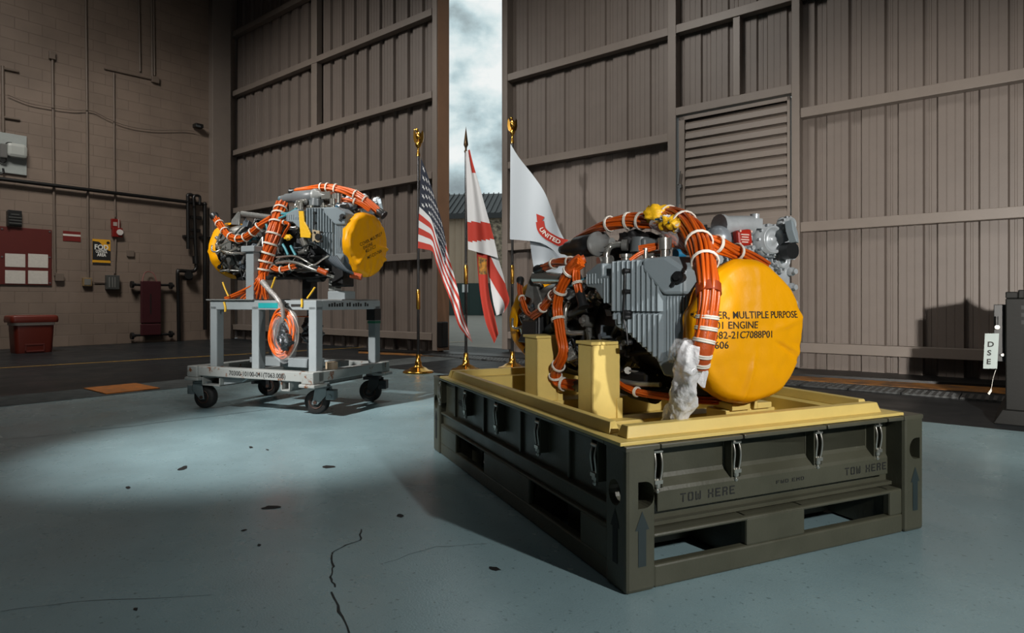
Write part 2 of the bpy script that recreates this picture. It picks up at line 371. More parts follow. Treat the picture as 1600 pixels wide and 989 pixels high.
def sheet(mb, x0, x1, y, z0, z1, period=.44, phase=0.0, deep=.05, sgn=1):
    """ribbed cladding between x0 and x1"""
    prof = []
    k = math.floor((x0-phase)/period)-1
    while phase+k*period < x1+period:
        b = phase+k*period
        prof += [(b, 0), (b+.085, 0), (b+.088, .004), (b+.094, .004), (b+.097, 0), (b+.175, 0), (b+.178, .004), (b+.184, .004), (b+.187, 0), (b+.27, 0), (b+.292, deep), (b+.335, deep), (b+.34, deep-.006), (b+.36, deep-.006), (b+.365, deep), (b+.418, deep)]
        k += 1
    pr = [(x, d) for x, d in prof if x0 < x < x1]
    pr = [(x0, pr[0][1])]+pr+[(x1, pr[-1][1])]
    vs = [(x, y+d, z) for z in (z0, z1) for x, d in pr]; n = len(pr)
    mb.add(vs, [(i, i+1, n+i+1, n+i) for i in range(n-1)], False)
def hx(px, y, py=300): return pp(HALL, px, py, y=y).x
GZ = .14
def girts(mb, x0, x1, y, zs, d=.15):
    for z in zs: mb.bb((x0, y, z), (x1, y+d, z+GZ))
# ---- left door leaf
YL = .58
xl0, xl1 = -.35, 8.0
d1 = MB(); sheet(d1, xl0+.1, xl1-.05, YL+.17, .0, 9.9, phase=.10, deep=.06)
door1 = d1.build('door_1', m_beige, fr=HALL, kind='structure', fixn=False)
a = MB(); girts(a, xl0, xl1-.16, YL+.01, (.25, 1.85, 3.42, 5.00, 6.62, 8.25)); a.build('girt', m_beige2, door1, HALL, bevel=.006)
a = MB(); a.bb((xl1-.13, YL, .05), (xl1, YL+.34, 10)); a.build('stile', [m_beige2], door1, HALL, bevel=.008)
a = MB(); a.bb((xl1-.0, YL+.02, .05), (xl1+.012, YL+.33, 9.9)); a.build('end_plate', m_edge, door1, HALL)
xa, xb, xc, xd = hx(450, YL), hx(466, YL), hx(516, YL), hx(523, YL)
a = MB(); a.bb((xa, YL+.02, 1.7), (xb, YL+.17, 3.45)); a.bb((xc, YL+.02, 1.7), (xd, YL+.17, 3.45)); a.bb((xb, YL+.02, 2.60), (xc, YL+.17, 2.72))
a.bb((hx(484, YL), YL+.03, 2.7), (hx(495, YL), YL+.17, 3.42)); a.build('vent_frame', m_beige2, door1, HALL, bevel=.006)
a = MB()
for k in range(6): a.beam((xb, YL+.1, 1.8+k*.14), (xc, YL+.1, 1.8+k*.14), .02, .13, up=(0, -.45, 1))
a.build('slats', m_beige2, door1, HALL)
a = MB(); xs = hx(485, YL, 40); a.bb((xs, YL+.02, 5.1), (xs+.22, YL+.17, 9.8)); a.bb((xl0, YL+.0, .05), (xl0+.25, YL+.3, 10)); a.build('post', m_beige2, door1, HALL, bevel=.006)
a = MB(); a.bb((xl1+.012, YL-.02, .12), (xl1+.16, YL+.16, .62)); a.build('bumper', m_black, door1, HALL, bevel=.02)
# ---- right door leaf with its shuttered vent
YR = 1.70
xr0 = hx(784, YR); xs1, xs2 = hx(1043, YR), hx(1056, YR); xt1, xt2 = hx(1237, YR), hx(1250, YR)
ph = hx(834, YR+.17)
d2 = MB(); sheet(d2, xr0+.05, xs1+.05, YR+.17, .0, 9.9, phase=ph, deep=.03); sheet(d2, xs2-.05, xt1+.05, YR+.17, 4.1, 9.9, phase=ph+.02, deep=.035); sheet(d2, xs2-.05, xt1+.05, YR+.17, .0, 2.3, phase=ph, deep=.03)
sheet(d2, xt2-.05, 18.5, YR+.17, .0, 9.9, phase=hx(1289, YR+.17)+.03, deep=.06)
door2 = d2.build('door_2', m_beige, fr=HALL, kind='structure', fixn=False)
a = MB(); a.bb((xr0, YR, .05), (xr0+.14, YR+.34, 10)); a.bb((xs1, YR, .05), (xs2, YR+.2, 10)); a.bb((xt1, YR-.02, .05), (xt2, YR+.2, 10)); a.build('stile', m_beige2, door2, HALL, bevel=.008)
a = MB(); girts(a, xr0+.14, xs1, YR+.01, (.27, 2.03, 3.66, 7.2)); girts(a, xr0+.14, xt1, YR+.01, (5.42,)); girts(a, xt2, 18.5, YR+.01, (.27, 2.02, 3.68, 5.42, 7.2)); girts(a, xs2, xt1, YR+.01, (.27, 7.2))
a.build('girt', m_beige2, door2, HALL, bevel=.006)
a = MB(); a.bb((hx(1144, YR, 90), YR+.03, 4.2), (hx(1155, YR, 90), YR+.17, 5.42)); a.bb((xs2, YR-.01, 4.06), (xt1, YR+.17, 4.19)); a.bb((xs2, YR-.01, 2.12), (xt1, YR+.17, 2.27)); a.build('vent_header', m_beige2, door2, HALL, bevel=.006)
sh = thing('door_3', None, None, HALL, ((xs2+xt1)/2, YR+.1, 2.27), kind='structure')
x0, x1 = xs2+.04, xt1-.03
a = MB(); a.bb((x0, YR+.02, 2.27), (x0+.1, YR+.14, 4.03)); a.bb((x1-.04, YR+.02, 2.27), (x1, YR+.14, 4.03)); a.bb((x0, YR+.02, 3.97), (x1, YR+.14, 4.03)); a.build('shutter_frame', m_beige2, sh, HALL, bevel=.004)
a = MB(); n = 11; hgt = 1.70/n
for k in range(n):
    z = 2.27+k*hgt
    a.add([(x0+.1, YR+.04, z), (x1-.04, YR+.04, z), (x1-.04, YR+.045, z+hgt*.55), (x0+.1, YR+.045, z+hgt*.55), (x0+.1, YR+.105, z+hgt), (x1-.04, YR+.105, z+hgt)], [(0, 1, 2, 3), (3, 2, 5, 4)], False)
    a.add([(x0+.1, YR+.105, z+hgt), (x1-.04, YR+.105, z+hgt), (x1-.04, YR+.04, z+hgt), (x0+.1, YR+.04, z+hgt)], [(0, 1, 2, 3)], False)
a.build('slats', m_beige2, sh, HALL, fixn=False)
a = MB(); hxp = hx(1061, YR, 260); a.beam((hxp, YR-.04, 2.92), (hxp+.03, YR-.04, 3.14), .03, .03); a.beam((hxp+.03, YR-.04, 2.6), (hxp+.02, YR-.04, 2.86), .025, .03); a.bb((hxp-.01, YR-.04, 2.86), (hxp+.05, YR+.03, 2.92)); a.build('lever_handle', m_steel, sh, HALL, bevel=.004)

# ---- ground markings and the trench strip
def gpt(px, py, z=0.0): return pp(ID, px, py, z=z)
def gpoly(mb, pts, z=.003, m=None):
    vs = [gpt(x, y) for x, y in pts]
    mb.add([(v.x, v.y, z) for v in vs]+[(v.x, v.y, 0.0) for v in vs], [tuple(range(len(vs)))]+[(i, (i+1) % len(vs), len(vs)+(i+1) % len(vs), len(vs)+i) for i in range(len(vs))], False, m)
m_yline = mat('worn_yellow_paint', (178, 136, 40), .5, var=.45, vscale=14, var_rgb=(70, 66, 52))
m_orange = mat('worn_orange_paint', (196, 112, 14), .5, var=.5, vscale=9, var_rgb=(90, 66, 40))
m_conc = mat('bare_concrete', (84, 88, 88), .85, spec=.1, var=.5, vscale=7, var_rgb=(46, 50, 50), bump=.3, bscale=30)
p0, p1 = gpt(0, 575.1), gpt(327, 556.4); dl = (p1-p0).normalized(); nn = Vector((-dl.y, dl.x, 0))
a = MB(); A, B = p0-dl*3, p0+dl*9.2
a.add([A-nn*.03+Vector((0, 0, .002)), B-nn*.03+Vector((0, 0, .002)), B+nn*.03+Vector((0, 0, .002)), A+nn*.03+Vector((0, 0, .002))], [(0, 1, 2, 3)], False)
a.build('floor_line', m_yline, kind='structure', fixn=False)
ly0, ly1 = -8.30, -9.09
a = MB(); a.bb((-17, ly1, -.02), (0.4, ly0, .004)); a.build('floor_trench_strip', m_conc, fr=LWF, kind='structure', origin=Vector((-8, -8.7, 0)))
a = MB(); xa, xb = pp(LWF, 146, 612, z=0).x, pp(LWF, 236, 605, z=0).x
a.bb((xa, ly1+.09, .004), (xb, ly0-.02, .016)); a.build('cover_plate', m_orange, fr=LWF, bevel=.004, label='worn orange steel cover plate let into the grey floor strip', cat='plate')
# track along the doors
a = MB(); gpoly(a, [(560, 546), (712, 552), (1258, 579), (1640, 598), (1640, 610), (1258, 588), (712, 555.5), (560, 549)], .03); a.build('door_track', m_black, kind='structure')
m_ostrip = mat('orange_safety_strip', (150, 96, 26), .6, var=.85, vscale=5, var_rgb=(52, 44, 36))
a = MB(); gpoly(a, [(560, 549.3), (712, 556), (1258, 588.5), (1640, 610.5), (1640, 620), (1258, 595), (712, 559), (560, 552)], .004); a.build('floor_safety_strip', m_ostrip, kind='structure')
# cast grates of the drain in front of the doors
e0, e1 = gpt(1258, 601), gpt(1558, 625); gd = (e1-e0).normalized(); GR = Matrix.Translation(e0) @ Matrix.Rotation(math.atan2(gd.y, gd.x), 4, 'Z')
m_grate = mat('cast_grate', (74, 76, 76), .55, .4, var=.3, vscale=12)
gl, gw = .50, .42
a = MB(); a.bb((-7, -gw/2-.03, -.05), (5.6, gw/2+.03, .002)); a.build('floor_drain_pit', m_dark, fr=GR, kind='structure')
def grate(k):
    a = MB(); x0 = k*(gl+.012)
    for j in range(5): yy = -gw/2+j*(gw-.035)/4; a.bb((x0, yy, .003), (x0+gl, yy+.035, .022))
    for j in range(8): xx = x0+j*(gl-.032)/7; a.bb((xx, -gw/2, .003), (xx+.032, gw/2, .0215))
    return a
for k in range(-13, 8):
    o = grate(k).build('drain_grate', m_grate, fr=GR, label='slotted dark metal drain grate in the row along the hangar doors', cat='drain grate', group='drain grates along the doors')
# cracks and scuffs in the coating
rnd = random.Random(4)
m_crack = mat('crack', (38, 42, 42), .8)
def crack(pts, w=.004):
    a = MB(); P = []
    for i in range(len(pts)-1):
        for k in range(4):
            t = k/4; P.append((pts[i][0]*(1-t)+pts[i+1][0]*t+rnd.uniform(-2, 2), pts[i][1]*(1-t)+pts[i+1][1]*t+rnd.uniform(-1, 1)))
    P.append(pts[-1]); G = [gpt(*p) for p in P]; vs = []
    for i, g in enumerate(G):
        d = (G[min(i+1, len(G)-1)]-G[max(0, i-1)]).normalized(); n = Vector((-d.y, d.x, 0))*w*rnd.uniform(.5, 1.3)
        vs += [g-n+Vector((0, 0, .0015)), g+n+Vector((0, 0, .0015))]
    a.add(vs, [(2*i, 2*i+1, 2*i+3, 2*i+2) for i in range(len(G)-1)], False)
    return a
for pts, w in (([(566, 828), (562, 845), (523, 860), (517, 868), (520, 885), (516, 902), (524, 918)], .0035), ([(518, 926), (530, 955), (546, 990)], .004), ([(0, 688), (90, 680), (250, 660), (420, 640), (520, 630)], .005), ([(0, 955), (120, 940), (330, 930)], .0016), ([(600, 880), (680, 855), (760, 850)], .0016)):
    crack(pts, w).build('floor_crack', m_crack if len(pts) in (7, 5) and w < .005 or w == .004 else mat('faint_crack', (84, 98, 102), .7), kind='structure', fixn=False)
for (x, y, w, h, an) in ((285, 732, 8, 3, -.3), (514, 729.5, 13, 2.2, -.05), (424, 793, 16, 3, -.08), (625, 806, 6, 3, .1), (392, 699, 3, 2, 0), (200, 762, 4, 2, 0), (405, 852, 3, 2, 0), (418, 703, 3, 1, .2), (212, 952, 4, 3, 0), (381, 829, 5, 1.4, -.2), (773, 889, 9, 3, .2)):
    a = MB(); g = gpt(x, y); s = g.y/FPX; pts = []
    for k in range(10):
        t = 2*math.pi*k/10; r = rnd.uniform(.7, 1.15); pts.append(gpt(x+w*r*math.cos(t), y+h*r*math.sin(t)+an*w*r*math.cos(t)))
    a.add([(p.x, p.y, .0016) for p in pts], [tuple(range(10))], False); a.build('floor_scuff', mat('black_rubber_scuff', (14, 14, 15), .7), kind='structure', fixn=False)

# ---- outside: apron and the building across it
a = MB(); a.bb((-40, 14, -.12), (45, 90, -.02)); 
a.v = []; a.f = []; a.mi = []; a.sm = []
a.bb((-30, 2.42, -.12), (60, 90, -.015)); a.build('ground', m_apron, fr=HALL, kind='structure', fixn=True)
BD = frame(-2.9, 47.5, 0, -7)
bt = thing('building', 'low tan ribbed building with dark metal roof seen through the door gap', 'building', BD)
m_tan = mat('tan_siding', (172, 150, 128), .7, var=.1, vscale=1); m_roof = mat('dark_roof', (40, 41, 42), .5)
a = MB(); pr = []
for k in range(-14, 15): pr += [(k*.5, 0), (k*.5+.36, 0), (k*.5+.4, -.06), (k*.5+.46, -.06)]
vs = [(x, y, z) for z in (0, 7.9) for x, y in pr]; n = len(pr); a.add(vs, [(i, i+1, n+i+1, n+i) for i in range(n-1)], False); a.bb((-7, .05, 0), (7.4, 9, 7.9)); a.build('wall', m_tan, bt, BD, fixn=False)
a = MB()
for k in range(-18, 19): a.beam((k*.42, -.6, 7.75), (k*.42, 4.5, 10.15), .06, .12)
a.add([(-7.6, -.6, 7.7), (8, -.6, 7.7), (8, 4.5, 10.1), (-7.6, 4.5, 10.1), (8, 9.6, 7.7), (-7.6, 9.6, 7.7)], [(0, 1, 2, 3), (3, 2, 4, 5)], False); a.bb((-7.6, -.66, 7.35), (8, -.55, 7.75)); a.build('roof', m_roof, bt, BD, fixn=False)
a = MB(); a.bb((-4.5, -.14, 0), (3.4, -.04, 2.45)); 
for k in range(8): a.bb((-4.5+k*1.0, -.18, 0), (-4.4+k*1.0, -.12, 2.45))
a.build('door', mat('green_door', (28, 50, 46), .5), bt, BD)
a = MB(); a.bb((1.2, -.2, 2.45), (2.2, -.02, 7.4)); a.build('stone_panel', mat('rubble_stone', (176, 160, 138), .9, var=.9, vscale=4, var_rgb=(60, 52, 46), bump=1, bscale=5), bt, BD)
a = MB(); a.bb((2.2, -.3, 0), (2.9, -.02, 7.5)); a.build('dark_upright', mat('dark_upright_grey', (40, 40, 40), .5), bt, BD)  # plain dark upright strip against the building front
a = MB(); a.bb((-.9, -.24, 1.75), (-.45, -.17, 2.35)); a.build('notice', mat('white_notice', (210, 212, 210), .6), bt, BD)
# ================================================================ BLOCK WALL FITTINGS  (frame LWF: x to the right, y into the wall)
def wp(px, py, y=0.0): return pp(LWF, px, py, y=y)
def wbox(mb, x0, y0, x1, y1, d, off=0.0, m=None):
    """box on the wall over the pixel rectangle, d thick"""
    yy = -off-d
    xm, ym = (x0+x1)/2, (y0+y1)/2
    a = wp(x0, ym, yy); b = wp(x1, ym, yy); t = wp(xm, y0, yy).z; u = wp(xm, y1, yy).z
    return mb.bb((a.x, yy, u), (b.x, -off, t), m)
m_pipe = mat('black_pipe_paint', (14, 14, 14), .4)
m_cond = mat('painted_conduit', (104, 92, 82), .5)
m_red = mat('red_paint', (104, 24, 18), .5); m_dred = mat('red_board', (84, 20, 12), .55, var=.15, vscale=4)
m_white = mat('white_paper', (196, 192, 184), .7, var=.15, vscale=20); m_grey = mat('grey_box', (96, 96, 94), .45)
m_ink = mat('black_ink', (18, 17, 16), .7); m_yel = mat('sign_yellow', (206, 150, 24), .55); m_wht = mat('white_lettering', (214, 214, 208), .6)
# fire pipe
t = thing('sprinkler_pipe', 'long black pipe run across the block wall turning down near the corner', 'pipe', LWF, wp(300, 500, -.1))
yo = -.12
a = MB(); a.cyl(wp(-40, 274.5, yo), wp(320, 319, yo), .042); a.build('main_pipe', m_pipe, t, LWF)
a = MB(); a.cyl(wp(320, 318, yo), wp(320.5, 515, yo), .05); a.ball(wp(320, 319, yo), .06); a.build('drop_pipe', m_pipe, t, LWF)
a = MB(); a.tube([wp(294, 389, yo), wp(293.6, 350, yo), wp(293.5, 312, yo), wp(294, 305, yo), wp(300, 305, yo), wp(303, 312, yo), wp(304, 340, yo), wp(305, 375, yo), wp(306.5, 410, yo), wp(306, 420, yo), wp(300, 424, yo), wp(281, 423, yo), wp(277.5, 427, yo), wp(278.5, 470, yo), wp(279.5, 534, yo)], .045, sub=4); a.build('riser_pipe', m_pipe, t, LWF)
a = MB(); a.tube([wp(303, 322, yo-.08), wp(303, 307, yo-.08), wp(312, 307, yo-.08), wp(312, 320, yo-.08)], .035, sub=4); a.build('loop_pipe', m_pipe, t, LWF)
a = MB(); a.cyl(wp(295, 424, yo), wp(295, 438, yo), .09); a.cyl(wp(295, 430, yo-.12), wp(295, 430, yo+.05), .1); a.build('valve', m_pipe, t, LWF); a = MB(); a.cyl(wp(305, 400, yo), wp(306, 412, yo), .075); a.build('coupling', m_pipe, t, LWF)
for (x, y) in ((304, 360), (320, 372), (294, 370), (306, 340)):
    a = MB(); a.bb(tuple(wp(x-6, y, yo)+Vector((0, -.01, -.02))), tuple(wp(x+6, y, 0)+Vector((0, 0, .02)))); a.build('clamp', m_pipe, t, LWF)
# conduits
def conduit(lbl, paths, r=.02, boxes=(), off=-.03):
    t = thing('conduit', lbl, 'conduit', LWF, wp(*paths[0][-1], 0))
    for P in paths:
        a = MB(); Q = [wp(x, y, off) for x, y in P]
        for i in range(len(Q)-1): a.cyl(Q[i], Q[i+1], r, n=10)
        for q in Q[1:-1]: a.ball(q, r*1.05, 8)
        a.build('tube', m_cond, t, LWF)
    for b in boxes:
        a = MB(); wbox(a, *b, .09); a.build('junction_box', m_cond, t, LWF, bevel=.006)
conduit('painted conduit with a small box on its top end, dropping behind the red board', [[(82, 92), (84, 300), (86, 430), (88, 432)]], .026, [(77.5, 80, 87, 92), (87, 427, 100, 439)])
conduit('tall painted conduit dropping to the tan switch box left of the notice', [[(134, -10), (136.5, 220), (137.8, 434)]], .024)
conduit('painted conduit dropping to the red fire alarm', [[(178, 114), (178.5, 250), (180, 339)], [(181, 374), (179, 427)]], .02)
conduit('paired painted conduits dropping to a high box with a sloping branch', [[(240, -10), (241.5, 118)], [(237, -10), (238, 120)], [(163, 107), (238, 124)], [(217, -10), (219, 112)]], .022, [(238, 119, 249, 129)])
conduit('short painted strut with two side arms above the white panel', [[(4, 103), (5, 207)], [(6, 107), (29, 112)], [(6, 183), (31, 187)]], .03)
conduit('thin conduit running sideways between the tan box and the grey box', [[(147, 441), (164, 441)]], .012)
a = MB(); P = [wp(12, 148, -.07), wp(45, 161, -.07), wp(82, 168, -.07), wp(112, 172, -.07), wp(143, 173, -.07), wp(170, 186, -.07), wp(200, 197, -.07), wp(240, 203, -.07), wp(283, 203, -.07), wp(303, 205, -.07)]
a.tube(P, .009, n=6); a.build('cable', m_cond, fr=LWF, label='thin sagging cable strung across the upper block wall to the camera', cat='cable')
t = thing('wall_camera', 'small black camera box high on the block wall near the corner', 'camera', LWF, wp(310, 200))
a = MB(); a.box(wp(309.5, 197, -.14), (.20, .2, .10)); a.build('housing', m_black, t, LWF, bevel=.012)
a = MB(); a.box(wp(310, 197, -.245), (.12, .012, .045)); a.build('lens_window', mat('lens_grey', (70, 74, 76), .2), t, LWF)
# white equipment panel at the left edge of the picture
t = thing('wall_panel', 'white equipment panel with rounded housing and black cord high on the block wall', 'panel', LWF, wp(15, 270))
m_pan = mat('white_panel', (150, 156, 154), .5, var=.12, vscale=8)
a = MB(); wbox(a, -40, 206, 42, 269, .05); a.build('back_board', m_pan, t, LWF, bevel=.008)
a = MB(); c = wp(26, 236, -.14); a.box(c, (.36, .18, .31)); a.build('housing', mat('white_housing', (160, 164, 160), .4), t, LWF, bevel=.07)
a = MB(); a.tube([wp(18, 223, -.1), wp(10, 224, -.14), wp(6, 235, -.14), wp(10, 250, -.14), wp(4, 254, -.1), wp(-4, 248, -.1)], .014); a.tube([wp(5, 263, -.1), wp(5, 270, -.1), wp(-3, 272, -.1), wp(-8, 266, -.1), wp(-2, 262, -.1)], .02); a.build('cord', m_black, t, LWF)
a = MB(); a.box(wp(5, 236, -.12), (.12, .14, .3)); a.build('motor', m_grey, t, LWF, bevel=.02)
a = MB(); a.box(wp(41, 231, -.08), (.02, .05, .06)); a.build('latch', m_black, t, LWF)
# red notice board
t = thing('notice_board', 'red notice board with four pale sheets on the block wall', 'notice board', LWF, wp(40, 445))
a = MB(); wbox(a, -4, 356, 81, 445, .035); a.build('board', m_dred, t, LWF, bevel=.006)
for (x0, y0, x1, y1) in ((8, 396.5, 39.5, 417), (44, 397, 75, 418), (8, 422.5, 39.5, 443), (44, 423, 75, 443.5)):
    a = MB(); wbox(a, x0, y0, x1, y1, .006, .036); a.build('paper_sheet', m_white, t, LWF)
a = MB()
for (x, y) in ((3, 357.5), (77.5, 362), (77.5, 402), (78, 442), (3, 401)): q = wp(x, y, -.037); a.cyl(q, q+Vector((0, -.012, 0)), .018, n=10)
a.build('screw', m_steel, t, LWF)
a = MB(); wbox(a, 13, 328.5, 34.5, 353, .10); wbox(a, 12, 329, 14.5, 353, .13); a2 = a
t = thing('document_holder', 'black document holder above the red notice board', 'document holder', LWF, wp(24, 353)); a.build('pocket', mat('black_plastic', (26, 27, 27), .4), t, LWF, bevel=.006)
a = MB()
for k in range(4): q = wp(24, 335+k*4.5, -.135); a.box(q, (.22 if k else .14, .004, .02))
a.build('lettering', mat('faded_print', (70, 72, 70), .6), t, LWF)
t = thing('wall_sign', 'small red sign with a white band beside the notice board', 'sign', LWF, wp(112, 377))
a = MB(); wbox(a, 98.5, 361.5, 126, 377, .012); a.build('plate', m_red, t, LWF)
a = MB(); wbox(a, 98.5, 366, 126, 369, .003, .0125); a.build('band', mat('sign_white', (196, 190, 182), .5), t, LWF)
# control area sign
t = thing('wall_sign', 'yellow and black control area sign on the block wall', 'sign', LWF, wp(158, 413))
a = MB(); wbox(a, 144.5, 374, 172.5, 413.5, .012); a.build('plate', m_yel, t, LWF)
q0 = wp(144.5, 394, -.013); q1 = wp(172.5, 394, -.013); zt, zb = wp(158, 374, -.013).z, wp(158, 413.5, -.013).z; w_, h_ = q1.x-q0.x, zt-zb
def sg(u, v, o=.0135): return (q0.x+u*w_, -o, zb+v*h_)
a = MB(); pts = [(.0, .18), (1, .18), (1, .55)]+[(1-.6*math.sin(k*.157), .55+.33*math.sin(k*.157)**1.5) for k in range(1, 10)]+[(.35, .9), (.0, .92)]
a.add([sg(u, v, .0145) for u, v in pts], [tuple(range(len(pts)))], False); a.add([sg(u, v, .0145) for u, v in ((0, 0), (1, 0), (1, .08), (0, .08))], [(0, 1, 2, 3)], False); a.cyl(sg(.87, .88, .014), sg(.87, .88, .016), .035, n=16); a.build('black_field', m_ink, t, LWF)
a = MB()
for s, u, v, sz in (('FOD', .5, .60, .16), ('CONTROL', .5, .47, .095), ('AREA', .5, .33, .105)):
    letters(a, s, lambda x, y, u=u, v=v: sg(u+x/w_, v+y/h_, .0165), sz, 'CENTER', sx={'FOD': .9, 'CONTROL': .52, 'AREA': .7}[s], bold=.03)
a.build('lettering', m_wht, t, LWF)
# fire alarm
t = thing('fire_alarm', 'red fire alarm horn with strobe on the block wall', 'fire alarm', LWF, wp(183, 370))
a = MB(); wbox(a, 174, 342, 188, 358, .06); wbox(a, 176, 356, 192, 370.5, .09); a.build('housing', mat('alarm_red', (112, 22, 18), .35), t, LWF, bevel=.012)
a = MB(); q = wp(187, 363, -.09); a.cyl(q, q+Vector((0, -.03, 0)), .07, n=20); a.build('strobe_lens', mat('lens_white', (190, 184, 180), .25), t, LWF)
a = MB(); wbox(a, 177, 347, 183, 353, .004, .061); wbox(a, 184.5, 342.5, 186.5, 357, .004, .061); a.build('label_plate', mat('pale_plate', (150, 140, 134), .5), t, LWF)
def wallbox(name, r, d, m, lbl, cat, face=None):
    t = thing(name, lbl, cat, LWF, wp((r[0]+r[2])/2, r[3]))
    a = MB(); wbox(a, *r, d); a.build('box', m, t, LWF, bevel=.008)
    if face:
        a = MB()
        for f in face: wbox(a, *f, .008, d)
        a.build('front_plate', face_m, t, LWF)
face_m = mat('plate_grey', (128, 128, 124), .4, .4)
wallbox('switch_box', (130, 434, 144, 447), .09, mat('tan_box', (126, 104, 70), .5), 'tan switch box at the foot of the tall conduit', 'switch box', [(132, 436, 142, 445)])
wallbox('control_box', (167, 430, 187, 452), .13, mat('dark_grey_box', (64, 66, 64), .4), 'dark grey control box with vertical bars under the fire alarm', 'control box', [(170, 433, 172, 449), (175, 433, 176.5, 449), (179, 433, 180.5, 449)])
wallbox('outlet_box', (199, 391, 210, 401), .05, m_cond, 'small painted outlet box right of the control area sign', 'outlet box')
# mechanic's creeper hung on the wall
t = thing('creeper', 'maroon padded mechanic creeper with black casters hung on the block wall', 'creeper', LWF, wp(236, 530))
m_mar = mat('maroon_vinyl', (58, 20, 26), .45, var=.2, vscale=5)
a = MB(); wbox(a, 220.5, 439, 252, 505, .07, .14); a.build('pad', m_mar, t, LWF, bevel=.02)
a = MB(); wbox(a, 220.5, 506, 252, 524, .07, .14); a.build('head_rest', m_mar, t, LWF, bevel=.02)
a = MB(); a.cyl(wp(206, 445, -.12), wp(268, 445.5, -.12), .03); a.cyl(wp(206, 524, -.12), wp(268, 522, -.12), .03); a.cyl(wp(222, 441, -.12), wp(222, 522, -.12), .02); a.cyl(wp(250, 441, -.12), wp(250, 522, -.12), .02); a.build('frame', m_black, t, LWF)
for (x, y) in ((206, 444.5), (266.5, 446.5), (206, 525), (266.5, 522)):
    a = MB(); q = wp(x, y, -.16); a.cyl(q+Vector((-.02, 0, 0)), q+Vector((.03, 0, 0)), .085, n=18); a.box(q+Vector((.05, .02, 0)), (.09, .06, .07)); a.build('caster', m_black, t, LWF, bevel=.008)
a = MB(); a.tube([wp(222, 440, -.2), wp(226, 427, -.15), wp(233, 424.5, -.1), wp(240, 428, -.15), wp(245, 440, -.2)], .012); a.build('hanger_cord', mat('pink_cord', (120, 70, 66), .6), t, LWF)
a = MB(); q = wp(235.5, 475, -.215); a.box(q, (.03, .004, .5)); a.build('emblem_strip', mat('dark_print', (20, 12, 14), .6), t, LWF)
# red waste bin
t = thing('waste_bin', 'red step-on waste bin with a white liner beside the block wall', 'waste bin', LWF, tuple(pp(LWF, 52, 551, z=0)))
c0 = pp(LWF, 52, 551, z=0)+Vector((0, .12, 0)); m_bin = mat('bin_red', (92, 30, 18), .4)
TR = LWF @ Matrix.Translation(c0) @ Matrix.Diagonal((.82, .9, 1, 1))
wb = .34
a = MB()
def rr(hx_, hy_, z, r=.09, n=6): return [(sx*(hx_-r)+r*math.cos(t0+k*math.pi/2/n), sy*(hy_-r)+r*math.sin(t0+k*math.pi/2/n), z) for (sx, sy, t0) in ((1, 1, 0), (-1, 1, math.pi/2), (-1, -1, math.pi), (1, -1, 1.5*math.pi)) for k in range(n+1)]
def loft(mb, rings, m=None, smooth=True):
    n = len(rings[0]); vs = [v for r in rings for v in r]
    mb.add(vs, [(k*n+i, k*n+(i+1) % n, (k+1)*n+(i+1) % n, (k+1)*n+i) for k in range(len(rings)-1) for i in range(n)], smooth, m)
    mb.add(list(rings[0])+list(rings[-1]), [tuple(range(n))[::-1], tuple(range(n, 2*n))], False, m)
hz = wp(52, 494, 0).z*1.0
loft(a, [rr(.36, .24, .0), rr(.37, .25, .05), rr(.40, .27, .56)]); a.build('body', m_bin, t, TR)
a = MB(); loft(a, [rr(.41, .28, .545), rr(.42, .29, .56), rr(.415, .285, .60)]); a.build('liner', mat('bin_liner', (206, 198, 190), .6, bump=.8, bscale=9), t, TR)
a = MB(); loft(a, [rr(.47, .31, .60), rr(.48, .32, .64), rr(.47, .31, .72), rr(.43, .28, .74)]); a.build('lid', m_bin, t, TR, bevel=.01)
a = MB(); a.bb((-.18, -.30, .02), (.18, -.24, .05)); a.bb((-.2, -.262, .05), (-.16, -.25, .17)); a.bb((.16, -.262, .05), (.2, -.25, .17)); a.bb((-.2, -.262, .15), (.2, -.25, .18)); a.build('pedal', mat('bin_pedal', (80, 22, 12), .5), t, TR, bevel=.008)
# wheeled extinguisher under covers, cut by the left edge
c0 = pp(LWF, 2, 541, z=0)+Vector((-.05, .12, 0)); TR = LWF @ Matrix.Translation(c0)
t = thing('covered_drum', 'dark blue wheeled drum with a red top at the left end of the block wall', 'drum', TR)
a = MB(); a.lathe([(0.02, .2), (.05, .24), (.95, .25), (1.0, .22)], (0, 0, 0), (0, 0, 1)); a.build('drum', mat('navy_plastic', (22, 27, 38), .45), t, TR)
a = MB(); a.lathe([(1.0, .3), (1.08, .31), (1.14, .25)], (0, 0, 0), (0, 0, 1)); a.build('lid', m_black, t, TR)
a = MB(); a.lathe([(1.14, .16), (1.45, .16), (1.52, .1)], (0, 0, 0), (0, 0, 1)); a.build('tank', m_dred, t, TR)
a = MB(); a.tube([(.24, -.02, .9), (.34, -.02, .86), (.36, -.02, .72), (.3, -.02, .62), (.24, -.02, .64)], .025); a.build('handle', m_black, t, TR)
